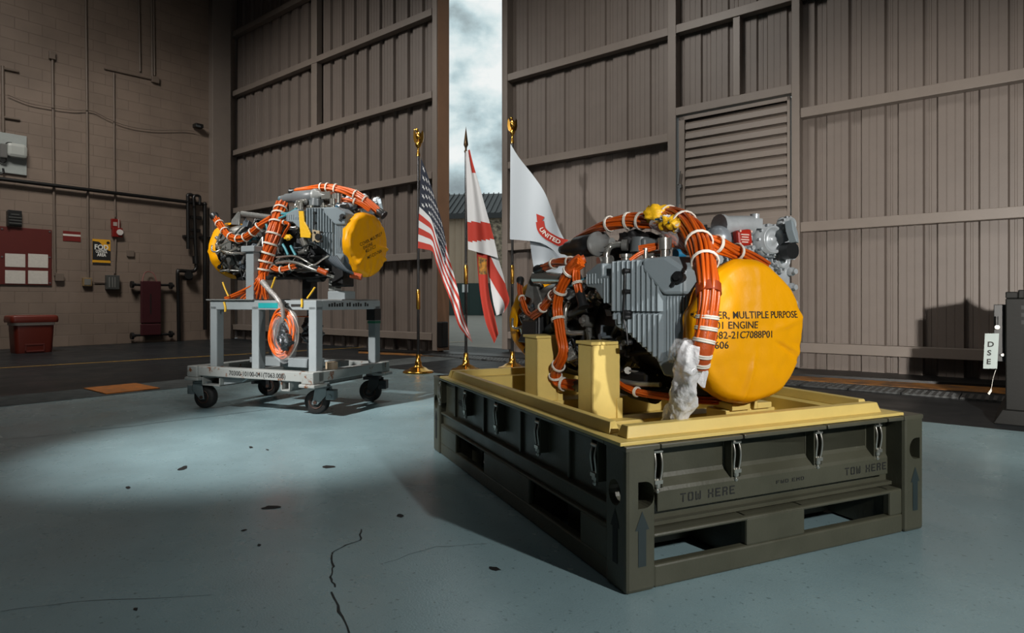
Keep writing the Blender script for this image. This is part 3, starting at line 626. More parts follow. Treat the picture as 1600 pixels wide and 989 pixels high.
# ================================================================ FLAGS
m_gold = mat('polished_brass', (212, 160, 72), .22, 1.0)
m_polebk = mat('black_pole', (16, 14, 13), .3, coat=.3)
m_polewood = mat('dark_pole_wood', (34, 24, 18), .35)
def px3(px, py, Y): return Vector(((px-800)/FPX*Y, Y, CAMZ+(HY-py)/FPX*Y))
def curve(pts, n=80):
    P = spline([Vector((x, y, 0)) for x, y in pts], 12); L = [0]
    for i in range(1, len(P)): L.append(L[-1]+(P[i]-P[i-1]).length)
    def f(t):
        s = t*L[-1]
        for i in range(1, len(P)):
            if L[i] >= s: k = (s-L[i-1])/max(1e-9, L[i]-L[i-1]); return P[i-1].lerp(P[i], k)
        return P[-1].copy()
    return f
def z7(l): return [(620+x/2.247, 160+y/2.247) for x, y in l]
def flagstand(lbl, bx, by, topy, finial, joint):
    Y = FPX/(by-HY); t = thing('flag_stand', lbl, 'flag stand', ID, (px3(bx, by, Y).x, Y, 0), group='flag stands by the hangar doors')
    X = (bx-800)/FPX*Y; zt = px3(bx, topy, Y).z
    a = MB(); a.lathe([(0, .215), (.012, .22), (.03, .2), (.04, .15), (.07, .11), (.09, .06), (.13, .045), (.15, .05), (.17, .035), (.26, .034)], (X, Y, 0), (0, 0, 1), 36)
    a.build('base', m_gold, t)
    a = MB(); a.cyl((X, Y, .2), (X, Y, zt), .021, .017, 16); a.build('pole', m_polebk, t)
    zj = px3(bx, joint, Y).z
    a = MB(); a.lathe([(zj-.14, .024), (zj-.12, .029), (zj+.12, .029), (zj+.14, .024)], (X, Y, 0), (0, 0, 1), 20); a.build('joint', m_gold, t)
    a = MB()
    if finial == 'eagle':
        a.lathe([(zt-.02, .028), (zt, .03), (zt+.05, .016), (zt+.10, .018), (zt+.12, .035), (zt+.15, .045), (zt+.18, .03), (zt+.19, .01)], (X, Y, 0), (0, 0, 1), 16)
        a.ball((X+.005, Y-.01, zt+.27), .042, 12, (1, .9, 1.5)); a.ball((X-.015, Y-.03, zt+.345), .027, 10); a.cyl((X-.03, Y-.045, zt+.345), (X-.055, Y-.065, zt+.335), .012, .002, 8)
        for s in (-1, 1):
            a.prism([(0, .17), (.02, .30), (.045, .36), (.06, .33), (.062, .25), (.05, .19), (.025, .16)], lambda u, v, d, s=s: (X+s*(u+.012), Y+.01+d+u*.4, zt+v), -.012, .012)
        a.prism([(-.03, .17), (.03, .17), (.02, .24), (-.02, .24)], lambda u, v, d: (X+u, Y+.03+d, zt+v-.02), -.01, .01)
    else:
        a.lathe([(zt-.02, .024), (zt, .026), (zt+.02, .014), (zt+.05, .016), (zt+.09, .034), (zt+.16, .026), (zt+.27, .012), (zt+.36, .001)], (X, Y, 0), (0, 0, 1), 12)
    a.build('finial', m_gold if finial == 'eagle' else mat('dark_brass', (74, 58, 40), .35, .9), t)
    return Y
m_cred = mat('flag_red', (158, 42, 26), .8, bump=.1, bscale=90); m_cwht = mat('flag_white', (186, 186, 186), .8, bump=.1, bscale=90)
m_cblu = mat('flag_navy', (16, 24, 40), .8); m_cgold = mat('seal_gold', (176, 118, 30), .8, var=.9, vscale=16, var_rgb=(40, 50, 40))
m_army = mat('flag_silk_white', (180, 188, 194), .55)
# stars and stripes
Y1 = flagstand('flag stand with brass eagle nearest the left hangar door', 653.5, 582, 242, 'eagle', 468)
T = curve(z7([(85, 195), (110, 260), (150, 390), (165, 450), (180, 530), (210, 640), (235, 750), (266, 842)])); B = curve(z7([(74, 512), (100, 516), (126, 525), (140, 570), (162, 630), (190, 700), (215, 780), (240, 815), (266, 843)]))
def us(s, t, lift=0):
    p = T(s).lerp(B(s), t); d = .05*math.sin(11*s+3.5*t)*min(1, s*4)+.04*math.sin(23*s-2*t)*s - .03*t*s
    return px3(p.x, p.y, Y1-.03+d-lift)
def usk(s, t):
    k = .62*min(1, max(0, (s-.40)/.35)); return min(.999, k+t*(1-k))
a = MB(); a.grid(us, 90, 78, mfn=lambda s, t: 2 if (s < .46 and t < 7/13) else (0 if int(usk(s, t)*13) % 2 == 0 else 1))
fl = a.build('flag', [m_cred, m_cwht, m_cblu], fixn=False, label='stars and stripes flag hanging in folds from the eagle-topped pole', cat='flag')
a = MB()
for r in range(9):
    for c in range(6 if r % 2 == 0 else 5):
        s0 = (.46/12)*(1+2*c+(r % 2)); t0 = (7/13/10)*(1+r); pts = []
        for k in range(10):
            an = math.pi/2+k*math.pi/5; rad = 1 if k % 2 == 0 else .42
            pts.append(us(min(.455, max(.004, s0+rad*.022*math.cos(an))), max(.004, t0-rad*.025*math.sin(an)), .006))
        cen = us(s0, t0, .006); a.add(pts+[cen], [(k, (k+1) % 10, 10) for k in range(10)], False)
a.build('stars', m_cwht, fl, fixn=False)
# white flag with red saltire
Y2 = flagstand('black flag stand with pointed spear finial standing in the door gap', 728, 579, 236, 'spear', 429)
def patch(name, Lc, Rc, Y, mfn, mats, parent=None, amp=.04, fq=9, ph=0, off=0, **kw):
    Lf, Rf = curve(z7(Lc)), curve(z7(Rc))
    def fn(s, t, lift=0):
        p = Lf(t).lerp(Rf(t), s); return px3(p.x, p.y, Y+off-lift+amp*math.sin(fq*s+2.2*t+ph)*(.25+.75*t))
    a = MB(); a.grid(fn, 36, 60, mfn=mfn)
    return a.build(name, mats, parent, fixn=False, **kw), fn
def fm(s, t):
    if s > .62 and t < .22: return 0
    return 0 if .715-.04*s < t < .925-.10*s else 1
ff, _ = patch('flag', [(242, 172), (243, 250), (247, 400), (250, 516)], [(256, 165), (268, 215), (290, 290), (310, 365), (327, 425), (342, 482), (356, 546)], Y2, fm, [m_cred, m_cwht], off=-.06, label='white flag with red saltire and gold seal hanging in the door gap', cat='flag')
patch('fold', [(279, 505), (285, 600), (295, 690), (313, 775), (342, 846)], [(318, 520), (319, 610), (326, 680), (342, 745), (357, 812)], Y2, lambda s, t: (2 if .10 < t < .29 and .1 < s < .95 else 0), [m_cred, m_cwht, m_cgold], ff, off=.0, fq=6)
patch('fold', [(312, 510), (320, 590), (330, 650), (340, 710), (350, 748)], [(352, 535), (372, 600), (384, 650), (395, 697), (376, 738)], Y2, lambda s, t: (0 if abs((t-.16)*1.05-s*.62) < .27 else 1), [m_cred, m_cwht], ff, off=.05, fq=5, ph=1)
# white flag with red scroll
Y3 = flagstand('black flag stand with brass finial in front of the right hangar door', 800.5, 576, 222, 'eagle', 429)
T3 = curve(z7([(399, 145), (430, 195), (480, 258), (520, 318), (550, 395), (572, 450), (604, 510)])); B3 = curve(z7([(397, 481), (440, 484), (500, 492), (540, 512), (575, 545), (610, 570)]))
def army(s, t, lift=0):
    p = T3(s).lerp(B3(s), t); return px3(p.x, p.y, Y3-.03-lift+.035*math.sin(9*s*(1-.3*t)+1.5*t)*min(1, 3*s))
a = MB(); a.grid(army, 50, 40); fa = a.build('flag', m_army, fixn=False, label='plain white flag with a red lettered scroll hanging before the right hangar door', cat='flag')
patch('fold', [(466, 478), (474, 540), (486, 610)], [(585, 505), (600, 560), (604, 620)], Y3, lambda s, t: 0, [m_army], fa, off=.09, amp=.03)
smp = [(s/60, t/60) for s in range(61) for t in range(61)]; smq = []
for s, t in smp: p = T3(s).lerp(B3(s), t); smq.append((p.x, p.y))
def army_at(px, py, lift):
    k = min(range(len(smp)), key=lambda i: (smq[i][0]-px)**2+(smq[i][1]-py)**2); v = army(*smp[k]); return px3(px, py, v.y-lift)
rc = curve([(843.5, 346), (846, 358), (854, 367), (864, 373), (874, 378), (886, 381)])
def ribbon(u, w):
    p, q = rc(max(0, u-.02)), rc(min(1, u+.02)); d = (q-p).normalized(); c = rc(u); return army_at(c.x-d.y*w*-1, c.y+d.x*w*-1, .012)
a = MB(); a.grid(lambda s, t: ribbon(s, (t-.5)*-13), 24, 2); a.add([army_at(x, y, .012) for x, y in ((838, 334), (851, 339), (847, 345), (851, 350), (841, 352), (839, 344))], [(0, 1, 2, 3, 4, 5)], False); a.build('scroll', mat('scroll_red', (170, 40, 22), .75), fa, fixn=False)
a = MB()
def rfn(u, v):
    k = .17+u/48.0; p, q = rc(max(0, k-.02)), rc(min(1, k+.02)); d = (q-p).normalized(); c = rc(k); w = v-2.9; v3 = army_at(c.x+d.y*w, c.y-d.x*w, .02); return v3
letters(a, 'UNITED', rfn, 9.0, sx=.98, bold=.02); a.build('lettering', mat('scroll_letter', (226, 220, 210), .7), fa, fixn=False)

# ================================================================ TRANSPORT BASE (frame CRATE: a to the right along its front, b back, z up)
m_olive = mat('olive_drab', (73, 73, 60), .42, var=.25, vscale=5, bump=.05, bscale=80, rvar=.08)
m_oliv2 = mat('olive_lip', (82, 81, 68), .4, var=.3, vscale=9)
m_sten = mat('stencil_black', (22, 24, 24), .7); m_teal = mat('faded_teal_arrow', (34, 46, 48), .55)
m_zinc = mat('zinc_plate', (190, 188, 180), .32, .85)
CA, CBB, CZ = 1.56, 2.29, .504
base = thing('transport_base', 'olive drab steel transport base with toggle latches carrying the yellow cradle', 'transport base', CRATE, (CA/2, CBB/2, 0))
def cut(o, cutters, fr, parent_M):
    """bite pockets out of a part"""
    b = cutters.build('cutter', [], None, fr, origin=Vector((0, 0, 0)))
    M = THINGM[o.name]; o.matrix_world = M if o.parent is None else o.matrix_world
    b.matrix_world = M.inverted() @ fr
    q = o.modifiers.new('cut', 'BOOLEAN'); q.object = b; q.operation = 'DIFFERENCE'; q.solver = 'EXACT'
    par = o.parent; o.parent = None; o.matrix_world = ID
    dg = bpy.context.evaluated_depsgraph_get(); dg.update()
    me = bpy.data.meshes.new_from_object(o.evaluated_get(dg)); o.modifiers.clear(); o.data = me; o.parent = par
    bpy.data.objects.remove(b)
def dshape(c, r, flat, n=16):
    """round hole with one flat side"""
    return [(c[0]+r*math.cos(t), c[1]+r*math.sin(t)) for t in [2*math.pi*k/n for k in range(n)] if True and (r*math.cos(t)*flat > -.45*r)] 
def arrow(c, w, h): return [(c-w*.28, 0), (c+w*.28, 0), (c+w*.28, h*.66), (c+w*.5, h*.66), (c, h), (c-w*.5, h*.66), (c-w*.28, h*.66)]
PW, PD = .124, .133
for ia, ib in ((0, 0), (1, 0), (0, 1), (1, 1)):
    a0 = 0 if ia == 0 else CA-PW; b0 = 0 if ib == 0 else CBB-PD
    a = MB(); a.bb((a0, b0, 0), (a0+PW, b0+PD, CZ)); o = a.build('corner_post', m_olive, base, CRATE, bevel=.014)
    k = MB()
    if ib == 0:
        ca = a0+.078 if ia == 0 else a0+.072
        pts = [(ca+.042*math.cos(t), .335+.046*math.sin(t)) for t in [math.pi/2-k_*math.pi/12 for k_ in range(13)]] if ia == 0 else [(ca+.042*math.cos(t), .36+.046*math.sin(t)) for t in [math.pi/2+k_*math.pi/12 for k_ in range(13)]]
        pts += [(ca-.028, .289), (ca-.028, .381)] if ia == 0 else [(ca+.026, .314), (ca+.026, .406)]
        k.prism(pts, lambda u, v, d: (u, d, v), -.05, .085)
        cut(o, k, CRATE, None)
    if ia == 0:
        k = MB(); cb = b0+.07
        k.prism([(cb+.038*math.cos(t), .335+.046*math.sin(t)) for t in [2*math.pi*q/20 for q in range(20)]], lambda u, v, d: (d, u, v), -.05, .05)
        cut(o, k, CRATE, None)
    if ib == 0:
        a = MB(); ca = a0+.066; a.add([(u, b0-.0015, .09+v) for u, v in arrow(ca, .058, .19)], [tuple(range(7))], False); a.build('arrow_mark', m_teal, o, CRATE)
    if ia == 0:
        a = MB(); cb = b0+.066; a.add([(-.0015, u, .09+v) for u, v in arrow(cb, .055, .19)], [tuple(range(7))], False); a.build('arrow_mark', m_sten, o, CRATE)
# front and back faces
for side in (0, 1):
    def fb(b): return b if side == 0 else CBB-b
    A0, A1 = PW, CA-PW
    def bx(mb, lo, hi): mb.bb((lo[0], fb(lo[1]), lo[2]), (hi[0], fb(hi[1]), hi[2]))
    a = MB(); prof = [(.085, .495), (.085, .375), (.078, .36), (.052, .335), (.046, .322), (.046, .25), (.054, .25), (.054, .325), (.088, .37), (.093, .38), (.093, .495)]
    a.prism(prof, lambda u, v, d: (d, fb(u), v), .165, 1.39); bx(a, (A0, .085, .19), (A1, .10, .495)); pn = a.build('end_panel', m_olive, base, CRATE, bevel=.003)
    a = MB(); bx(a, (A0, .01, .0), (A1, .05, .081)); bx(a, (A0, .012, .174), (A1, .09, .190))
    for (x0, x1) in ((.55, .853), (1.357, A1)): bx(a, (x0, .012, .078), (x1, .05, .186))
    a.build('skid_frame', m_olive, base, CRATE, bevel=.008)
    for x in (.552, .848, 1.36, .118):
        a = MB(); bx(a, (x, .03, .01), (x+.008, .62, .19)); a.build('fork_channel', m_olive, base, CRATE)
    if side == 0:
        for px0 in (1063, 1320):
            a = MB(); st = pp(CRATE, px0, 800, y=.046).x
            stencil(a, 'TOW', lambda u, v, st=st: (st+u, .0445, .272+v), .032, .0245, .010); stencil(a, 'HERE', lambda u, v, st=st: (st+.128+u, .0445, .272+v), .032, .0245, .010); a.build('stencil_lettering', m_sten, pn, CRATE)
        a = MB(); stencil(a, 'FWD', lambda u, v: (.735+u, .0445, .283+v), .014, .017, .007); stencil(a, 'END', lambda u, v: (.82+u, .0445, .283+v), .014, .017, .007)
        a.build('stencil_lettering', m_sten, pn, CRATE)
# long sides
for side in (0, 1):
    def fa_(x): return x if side == 0 else CA-x
    def bx(mb, lo, hi): mb.bb((fa_(lo[0]), lo[1], lo[2]), (fa_(hi[0]), hi[1], hi[2]))
    B0, B1 = PD, CBB-PD
    a = MB(); bx(a, (.045, B0, .27), (.055, B1, .495)); bx(a, (.012, B0, .262), (.055, B1, .276)); bx(a, (.03, B0, .19), (.05, B1, .265))
    for b in (.45, .93, 1.42, 1.92): bx(a, (.03, b, .28), (.05, b+.02, .49))
    a.build('side_panel', m_olive, base, CRATE, bevel=.004)
    a = MB(); bx(a, (.01, B0, 0), (.05, B1, .075)); bx(a, (.01, B0, .185), (.05, B1, .20))
    for (b0, b1) in ((B0, .33), (.79, 1.37), (1.845, B1)): bx(a, (.01, b0, .07), (.05, b1, .19))
    a.build('skid_frame', m_olive, base, CRATE, bevel=.008)
    for b in (.322, .79, 1.362, 1.845):
        a = MB(); bx(a, (.03, b, .01), (.6, b+.008, .19)); a.build('fork_channel', m_olive, base, CRATE)
    if side == 0:
        a = MB(); letters(a, 'LIFT HERE', lambda u, v: (.0435, 1.98-u, .36+v), .05, sx=.8, bold=.015); a.build('stencil_lettering', m_sten, base, CRATE)
a = MB(); a.bb((.05, .06, .196), (CA-.05, CBB-.06, .21)); a.build('floor_pan', m_olive, base, CRATE)
a = MB()
cuts = [PW+.02, .525, .965, 1.33, CA-PW]
a.bb((0, 0, .486), (PW+.02, .14, .506))
for i in range(len(cuts)-1): a.bb((cuts[i]+.004, .0, .488), (cuts[i+1]-.004, .13, .504))
a.bb((CA-PW, 0, .486), (CA, .14, .506)); a.bb((0, .14, .488), (.13, CBB-.12, .504)); a.bb((CA-.13, .13, .488), (CA, CBB-.12, .504)); a.bb((0, CBB-.13, .488), (CA, CBB, .504)); a.build('top_flange', m_oliv2, base, CRATE, bevel=.004)
def latch(mk):
    """mk maps (sideways, out, z) to the crate frame"""
    a = MB()
    for s in (-.024, .018): 
        lo, hi = mk(s, -.005, .335), mk(s+.006, .034, .485); a.bb([min(lo[i], hi[i]) for i in range(3)], [max(lo[i], hi[i]) for i in range(3)])
    lo, hi = mk(-.03, -.012, .335), mk(.03, -.004, .485); a.bb([min(lo[i], hi[i]) for i in range(3)], [max(lo[i], hi[i]) for i in range(3)])
    l = a.build('latch', m_olive, base, CRATE, bevel=.002)
    a = MB()
    for s in (-.013, .013): a.tube([mk(s, .03, .47), mk(s*1.1, .04, .43), mk(s*1.1, .036, .385), mk(s*.7, .03, .352)], .0042, n=6)
    a.cyl(mk(-.02, .03, .468), mk(.02, .03, .468), .009, n=10); a.build('toggle_loop', m_zinc, l, CRATE)
    a = MB(); a.cyl(mk(0, .03, .37), mk(0, .03, .318), .006, n=8); a.cyl(mk(0, .03, .352), mk(0, .03, .34), .013, n=6); lo, hi = mk(-.017, .02, .352), mk(.017, .042, .366); a.bb([min(lo[i], hi[i]) for i in range(3)], [max(lo[i], hi[i]) for i in range(3)]); a.cyl(mk(0, .03, .33), mk(0, .03, .322), .010, n=6); a.build('latch_bolt', m_zinc, l, CRATE)
for x in (.165, .53, .965, 1.325): latch(lambda s, o, z, x=x: Vector((x+s, .078-o, z)))
for b in (.215, .695, 1.18, 1.66, 2.16): latch(lambda s, o, z, b=b: Vector((.04-o, b+s, z)))

# ================================================================ YELLOW CRADLE
m_cy = mat('cradle_yellow', (226, 200, 118), .42, var=.12, vscale=7, bump=.04, bscale=60)
m_cy2 = m_cy
cr_ = thing('engine_cradle', 'yellow steel engine cradle seated on the olive drab base', 'cradle', CRATE, (.72, 1.05, CZ))
c0, c1, d0, d1 = -.012, 1.452, .016, 2.105; ZT = .5185
def rail(name, lo, hi): a = MB(); a.bb(lo, hi); return a.build(name, m_cy, cr_, CRATE, bevel=.003)
a = MB(); a.bb((c0, d0, CZ+.002), (c1, d0+.17, ZT)); a.bb((c0, d1-.17, CZ+.002), (c1, d1, ZT)); a.bb((c0, d0+.17, CZ+.002), (c0+.17, d1-.17, ZT)); a.bb((c1-.17, d0+.17, CZ+.002), (c1, d1-.17, ZT)); a.build('flange', m_cy, cr_, CRATE, bevel=.002)
for nm, P in (('front_rail', [(.045, .06), (1.37, .06), (1.37, .125), (.045, .125)]), ('rear_rail', [(.03, 2.0), (1.41, 2.0), (1.41, 2.06), (.03, 2.06)]), ('side_rail', [(.03, .15), (.09, .17), (.09, 1.99), (.03, 1.99)]), ('side_rail', [(1.35, .15), (1.41, .15), (1.41, 1.99), (1.35, 1.99)])):
    a = MB(); cx_, cy_ = sum(p[0] for p in P)/4, sum(p[1] for p in P)/4
    n = len(P); vs = [(x, y, ZT) for x, y in P]+[(x+(cx_-x)*(.012/max(.03, abs(cx_-x))), y+(cy_-y)*(.012/max(.03, abs(cy_-y))), ZT+.042) for x, y in P]
    a.add(vs, [(3, 2, 1, 0), (4, 5, 6, 7)]+[(i, (i+1) % 4, 4+(i+1) % 4, 4+i) for i in range(4)], False); a.build(nm, m_cy, cr_, CRATE, bevel=.003)
a = MB(); a.bb((.155, .18, .36), (.163, 1.94, ZT)); a.bb((1.275, .18, .36), (1.283, 1.94, ZT)); a.bb((.155, .178, .36), (1.283, .186, ZT)); a.bb((.155, 1.93, .36), (1.283, 1.938, ZT)); a.build('inner_web', m_cy, cr_, CRATE)
a = MB(); a.bb((.155, .18, .36), (1.283, 1.94, .37)); a.build('drip_pan', m_cy, cr_, CRATE)
a = MB(); a.bb((.163, .56, .37), (1.275, .68, .47)); a.bb((.163, 1.18, .37), (1.275, 1.30, .47)); a.bb((.36, .186, .37), (.42, .56, .45)); a.build('cross_beam', m_cy, cr_, CRATE, bevel=.004)
for (a0, a1, b0, b1) in ((.25, .379, .636, .763), (.25, .373, 1.2, 1.355), (1.06, 1.19, .636, .763), (1.06, 1.19, 1.2, 1.355)):
    a = MB(); a.bb((a0, b0, .37), (a1, b0+.012, .806)); a.bb((a0, b0, .37), (a0+.012, b1, .806)); a.bb((a1-.012, b0, .37), (a1+.02, b0+.012, .806)); a.bb((a0, b1-.012, .37), (a1, b1, .806)); a.bb((a1-.012, b0+.01, .37), (a1, b1, .806))
    a.bb((a1-.0, b0-.008, .37), (a1+.03, b0+.02, .56))
    p = a.build('support_post', m_cy, cr_, CRATE, bevel=.003); a = MB(); a.bb((a0-.008, b0-.008, .806), (a1+.006, b1+.008, .820)); a.build('cap_plate', m_cy, p, CRATE, bevel=.002)
a = MB(); a.bb((.66, .24, .37), (.90, .36, .545)); a.bb((.68, .225, .545), (.78, .34, .575)); a.bb((.82, .225, .545), (.90, .30, .57)); a.prism([(.80, .545), (.82, .545), (.82, .61), (.812, .61)], lambda u, v, d: (u, d, v), .225, .33); a.build('front_bracket', m_cy, cr_, CRATE, bevel=.003)
# ================================================================ ENGINES  (own frame: x towards the intake, y < 0 the side we see, z up, axis at the origin)
m_gun = mat('gunmetal', (72, 74, 76), .42, .35, var=.4, vscale=14)
m_blk = mat('engine_black', (30, 31, 32), .38, var=.3, vscale=20)
m_chr = mat('bright_tube', (190, 188, 180), .2, .8)
m_stl = mat('engine_steel', (132, 132, 128), .34, .55, var=.35, vscale=25)
m_tank = mat('tank_grey', (126, 137, 142), .34, var=.06, vscale=10, bump=.03, bscale=90)
m_ring = mat('casing_grey', (78, 86, 92), .36, var=.15, vscale=8)
m_alu = mat('cast_aluminium', (188, 193, 196), .36, .25, var=.18, vscale=18, bump=.12, bscale=60)
m_org = mat('orange_cable', (196, 84, 16), .34, coat=.15); m_org2 = mat('orange_sleeve', (168, 70, 18), .4, bump=.15, bscale=70)
m_tie = mat('white_lacing', (214, 208, 196), .6)
m_cov = mat('cover_yellow', (236, 163, 0), .42, spec=.3, bump=.10, bscale=26, var=.06, vscale=5, var_rgb=(226, 140, 0))
m_blue = mat('teal_hose', (38, 96, 108), .45); m_hose = mat('black_hose', (14, 14, 15), .5); m_pad = mat('yellow_tape', (222, 172, 26), .45, bump=.2, bscale=40)
m_redp = mat('red_plug', (176, 36, 18), .38)
m_clear = mat('clear_film', (226, 228, 230), .12, alpha=.30, bump=.9, bscale=16)
m_film = mat('milky_film', (240, 240, 242), .14, trans=.35, bump=.9, bscale=22)
def engine_root(lbl, fr): return thing('turboshaft_engine', lbl, 'engine', fr, (0, 0, -.34))
e1 = engine_root('turboshaft engine with a large smooth yellow intake cover, mounted on the yellow cradle', ENG1)
def part(mb, name, mats, fr=ENG1, par=None, **kw): return mb.build(name, mats, par or e1, fr, **kw)
X = Vector((1, 0, 0)); O = Vector((0, 0, 0))
def surf(x, deg, r): return Vector((x, -r*math.sin(R(deg)), r*math.cos(R(deg))))     # 0 deg on top, 90 on the side we see
# --- casings
a = MB(); a.lathe([(-.86, .235), (-.62, .24), (-.60, .215), (-.34, .20), (-.33, .225), (-.05, .225), (-.04, .20), (.12, .185), (.30, .20), (.32, .225), (.5, .235), (.56, .26)], O, X, 40); part(a, 'core_casing', m_gun)
a = MB()
for x, r in ((-.60, .255), (-.33, .245), (-.045, .245), (.31, .245)):
    a.lathe([(x-.012, r), (x+.012, r)], O, X, 40)
    for k in range(30): p = surf(x, k*12, r-.006); a.cyl(p-X*.022, p+X*.022, .006, n=6)
part(a, 'bolted_flange', m_stl)
a = MB(); a.lathe([(.54, .262), (.58, .275), (.74, .278), (.80, .27)], O, X, 48); part(a, 'inlet_housing', m_ring)
a = MB(); a.lathe([(-.9, .22), (-.8, .25), (-.7, .26), (-.64, .255)], O, X, 40); part(a, 'exhaust_casing', m_stl)
# --- finned oil tank hugging the side
def yo_(x): return -.395 if x < .45 else -.395+(x-.45)*(.145/.325)
oL = [(.20, .27), (.30, .305), (.35, .305), (.35, .245), (.45, .245), (.45, .02), (.43, .10), (.34, .14), (.28, .19), (.20, .2)]
oR = [(.45, .31), (.70, .315), (.775, .26), (.775, -.05), (.745, -.13), (.705, -.185), (.67, -.185), (.64, -.12), (.52, -.02), (.45, .02)]
a = MB()
for o_ in (oL, oR): a.prism(o_, lambda u, v, d: (u, d if d > -.3 else yo_(u), v), -.12, -.4)
tank = part(a, 'oil_tank', m_tank, bevel=.012)
a = MB()
for k in range(10):
    x = .462+k*.0225; y = yo_(x)
    top = .305 if x < .58 else .305-(x-.58)*1.3
    lo = .0-(x-.5)*.85
    a.bb((x-.006, y-.026, .085), (x+.006, y+.02, top)); a.bb((x-.006, y-.020, max(lo, -.15)+.015), (x+.006, y+.02, .075))
for k in range(9): x = .215+k*.026; a.bb((x-.003, -.401, .21 if x < .35 else .12), (x+.003, -.39, .26 if x < .3 else .235))
part(a, 'cooling_fins', m_tank, par=tank, bevel=.003)
a = MB(); hood = [(.60, .312), (.70, .316), (.777, .262), (.777, .155), (.69, .155), (.60, .262)]
a.prism(hood, lambda u, v, d: (u, yo_(u)+d, v), .04, -.028); part(a, 'tank_hood', m_tank, par=tank, bevel=.014)
a = MB()
for k in range(7): x = .69+k*.0135; y = yo_(x); a.bb((x-.003, y-.006, -.10), (x+.003, y+.01, .15))
part(a, 'front_ribs', m_tank, par=tank, bevel=.002)
a = MB(); a.tube([(.53, -.392, .27), (.532, -.396, .17), (.528, -.398, .06), (.54, -.392, .0), (.545, -.388, -.06)], .0045, n=6)
for z in (.26, .17, .08, .06, -.05): a.cyl((.53, -.36, z), (.53, -.400, z), .012, n=10)
part(a, 'sight_cable', m_blk, par=tank)
a = MB(); a.cyl((.75, -.265, .225), (.765, -.30, .225), .026, n=14); a.cyl((.765, -.30, .225), (.77, -.312, .225), .014, n=6); a.beam((.762, -.295, .23), (.735, -.305, .19), .012, .014); part(a, 'drain_fitting', m_blk, par=tank)
a = MB(); a.cyl((.40, -.30, .24), (.40, -.30, .33), .022, n=14); a.cyl((.40, -.30, .33), (.40, -.30, .345), .03, n=14); part(a, 'filler_neck', m_chr, par=tank); a = MB(); a.cyl((.55, -.30, .30), (.55, -.30, .36), .012, n=10); part(a, 'vent_stub', m_chr, par=tank); a = MB(); a.cyl((.62, -.25, .3), (.62, -.25, .37), .02, n=12); a.cyl((.62, -.25, .35), (.62, -.25, .40), .03, n=12); part(a, 'outlet_neck', m_chr, par=tank)
# --- accessory gearbox on the far upper side
a = MB(); gb = [(.02, .24), (.03, .40), (.12, .46), (.28, .49), (.40, .47), (.58, .50), (.655, .47), (.66, .1), (.60, -.02), (.36, .05), (.24, .16), (.12, .2)]
a.prism(gb, lambda u, v, d: (d, u, v), .30, .47); gbx = part(a, 'accessory_gearbox', m_alu, bevel=.02)
a = MB()
for px_, py_, r, l in ((1195, 376, .082, .06), (1146, 396, .05, .05), (1222, 352, .04, .06), (1214, 408, .045, .05)):
    c_ = pp(ENG1, px_, py_, x=.47); y, z = c_.y, c_.z
    a.lathe([(0, r), (l*.5, r), (l*.5, r*.86), (l, r*.84), (l, r*.7), (l*.72, r*.66), (l*.72, r*.3), (l*.95, r*.22), (l*.95, .001)], (.47, y, z), X, 28)
    for q in range(10): p = Vector((.47+l*.5, y+r*.93*math.cos(q*.628), z+r*.93*math.sin(q*.628))); a.cyl(p, p+X*.014, .007, n=6)
part(a, 'drive_pad', m_alu, par=gbx)
def at(px, py, x): return pp(ENG1, px, py, x=x)
a = MB(); c = at(1122, 374, .52); a.ball(c, .062, 20, (1, 1, 1.05)); part(a, 'dome_cap', mat('satin_dome', (168, 176, 184), .3, .4), par=gbx)
a = MB(); c = at(1146, 358, .50); a.cyl(c-Vector((0, .07, -.01)), c+Vector((0, .10, .02)), .05, .05, 20); a.lathe([(0, .057), (.02, .057)], c-Vector((0, .07, -.01)), (0, -1, 0), 20); c2 = at(1172, 350, .48); a.box(c2, (.08, .09, .05)); a.cyl(c2+Vector((0, .03, 0)), c2+Vector((0, .03, .05)), .022); part(a, 'motor', m_alu, par=gbx, bevel=.004)
a = MB(); c = at(1160, 372, .56); a.box(c, (.04, .088, .078), Matrix.Rotation(R(8), 3, 'X')); rp = part(a, 'red_plug', m_redp, par=gbx, bevel=.012)
a = MB()
for k, (w, dz) in enumerate(((.05, .014), (.042, .002), (.05, -.010), (.038, -.021))): a.box(c+Vector((.022, -.006, dz)), (.003, w, .006))
for sy in (-1, 1):
    for sz in (-1, 1): p = c+Vector((.018, sy*.034, sz*.03)); a.cyl(p, p+X*.006, .006, n=8)
part(a, 'plug_marking', mat('plug_print', (226, 190, 176), .6), par=gbx)
a = MB(); c = at(1231, 392, .55); a.cyl(c-Vector((.02, 0, 0)), c+Vector((.03, 0, 0)), .042, n=20); part(a, 'black_cap', m_blk, par=gbx)
a = MB(); c = at(1232, 364, .55); a.lathe([(0, .062), (.03, .064), (.034, .05)], c, (.8, .5, .2), 6, smooth=False); part(a, 'cover_plate', mat('pale_plate_blue', (150, 162, 168), .4), par=gbx)
rnd = random.Random(12)
a = MB()
for k in range(64):
    y, z = rnd.uniform(.05, .63), rnd.uniform(.20, .47)
    if (y-.44)**2+(z-.42)**2 < .008: continue
    p = Vector((.47, y, z)); a.cyl(p-X*.02, p+X*rnd.uniform(.02, .07), rnd.uniform(.008, .024), n=10)
for k in range(26): y = .05+k*.021; p = Vector((.40, y, .47)); a.cyl(p, p+Vector((0, 0, rnd.uniform(.01, .035))), rnd.uniform(.007, .016), n=8)
for k in range(12): a.tube([(.47, .62-k*.025, .06+k*.015), (.51, .64-k*.02, .1+k*.014), (.47, .64-k*.025, .16+k*.015)], .011, n=7)
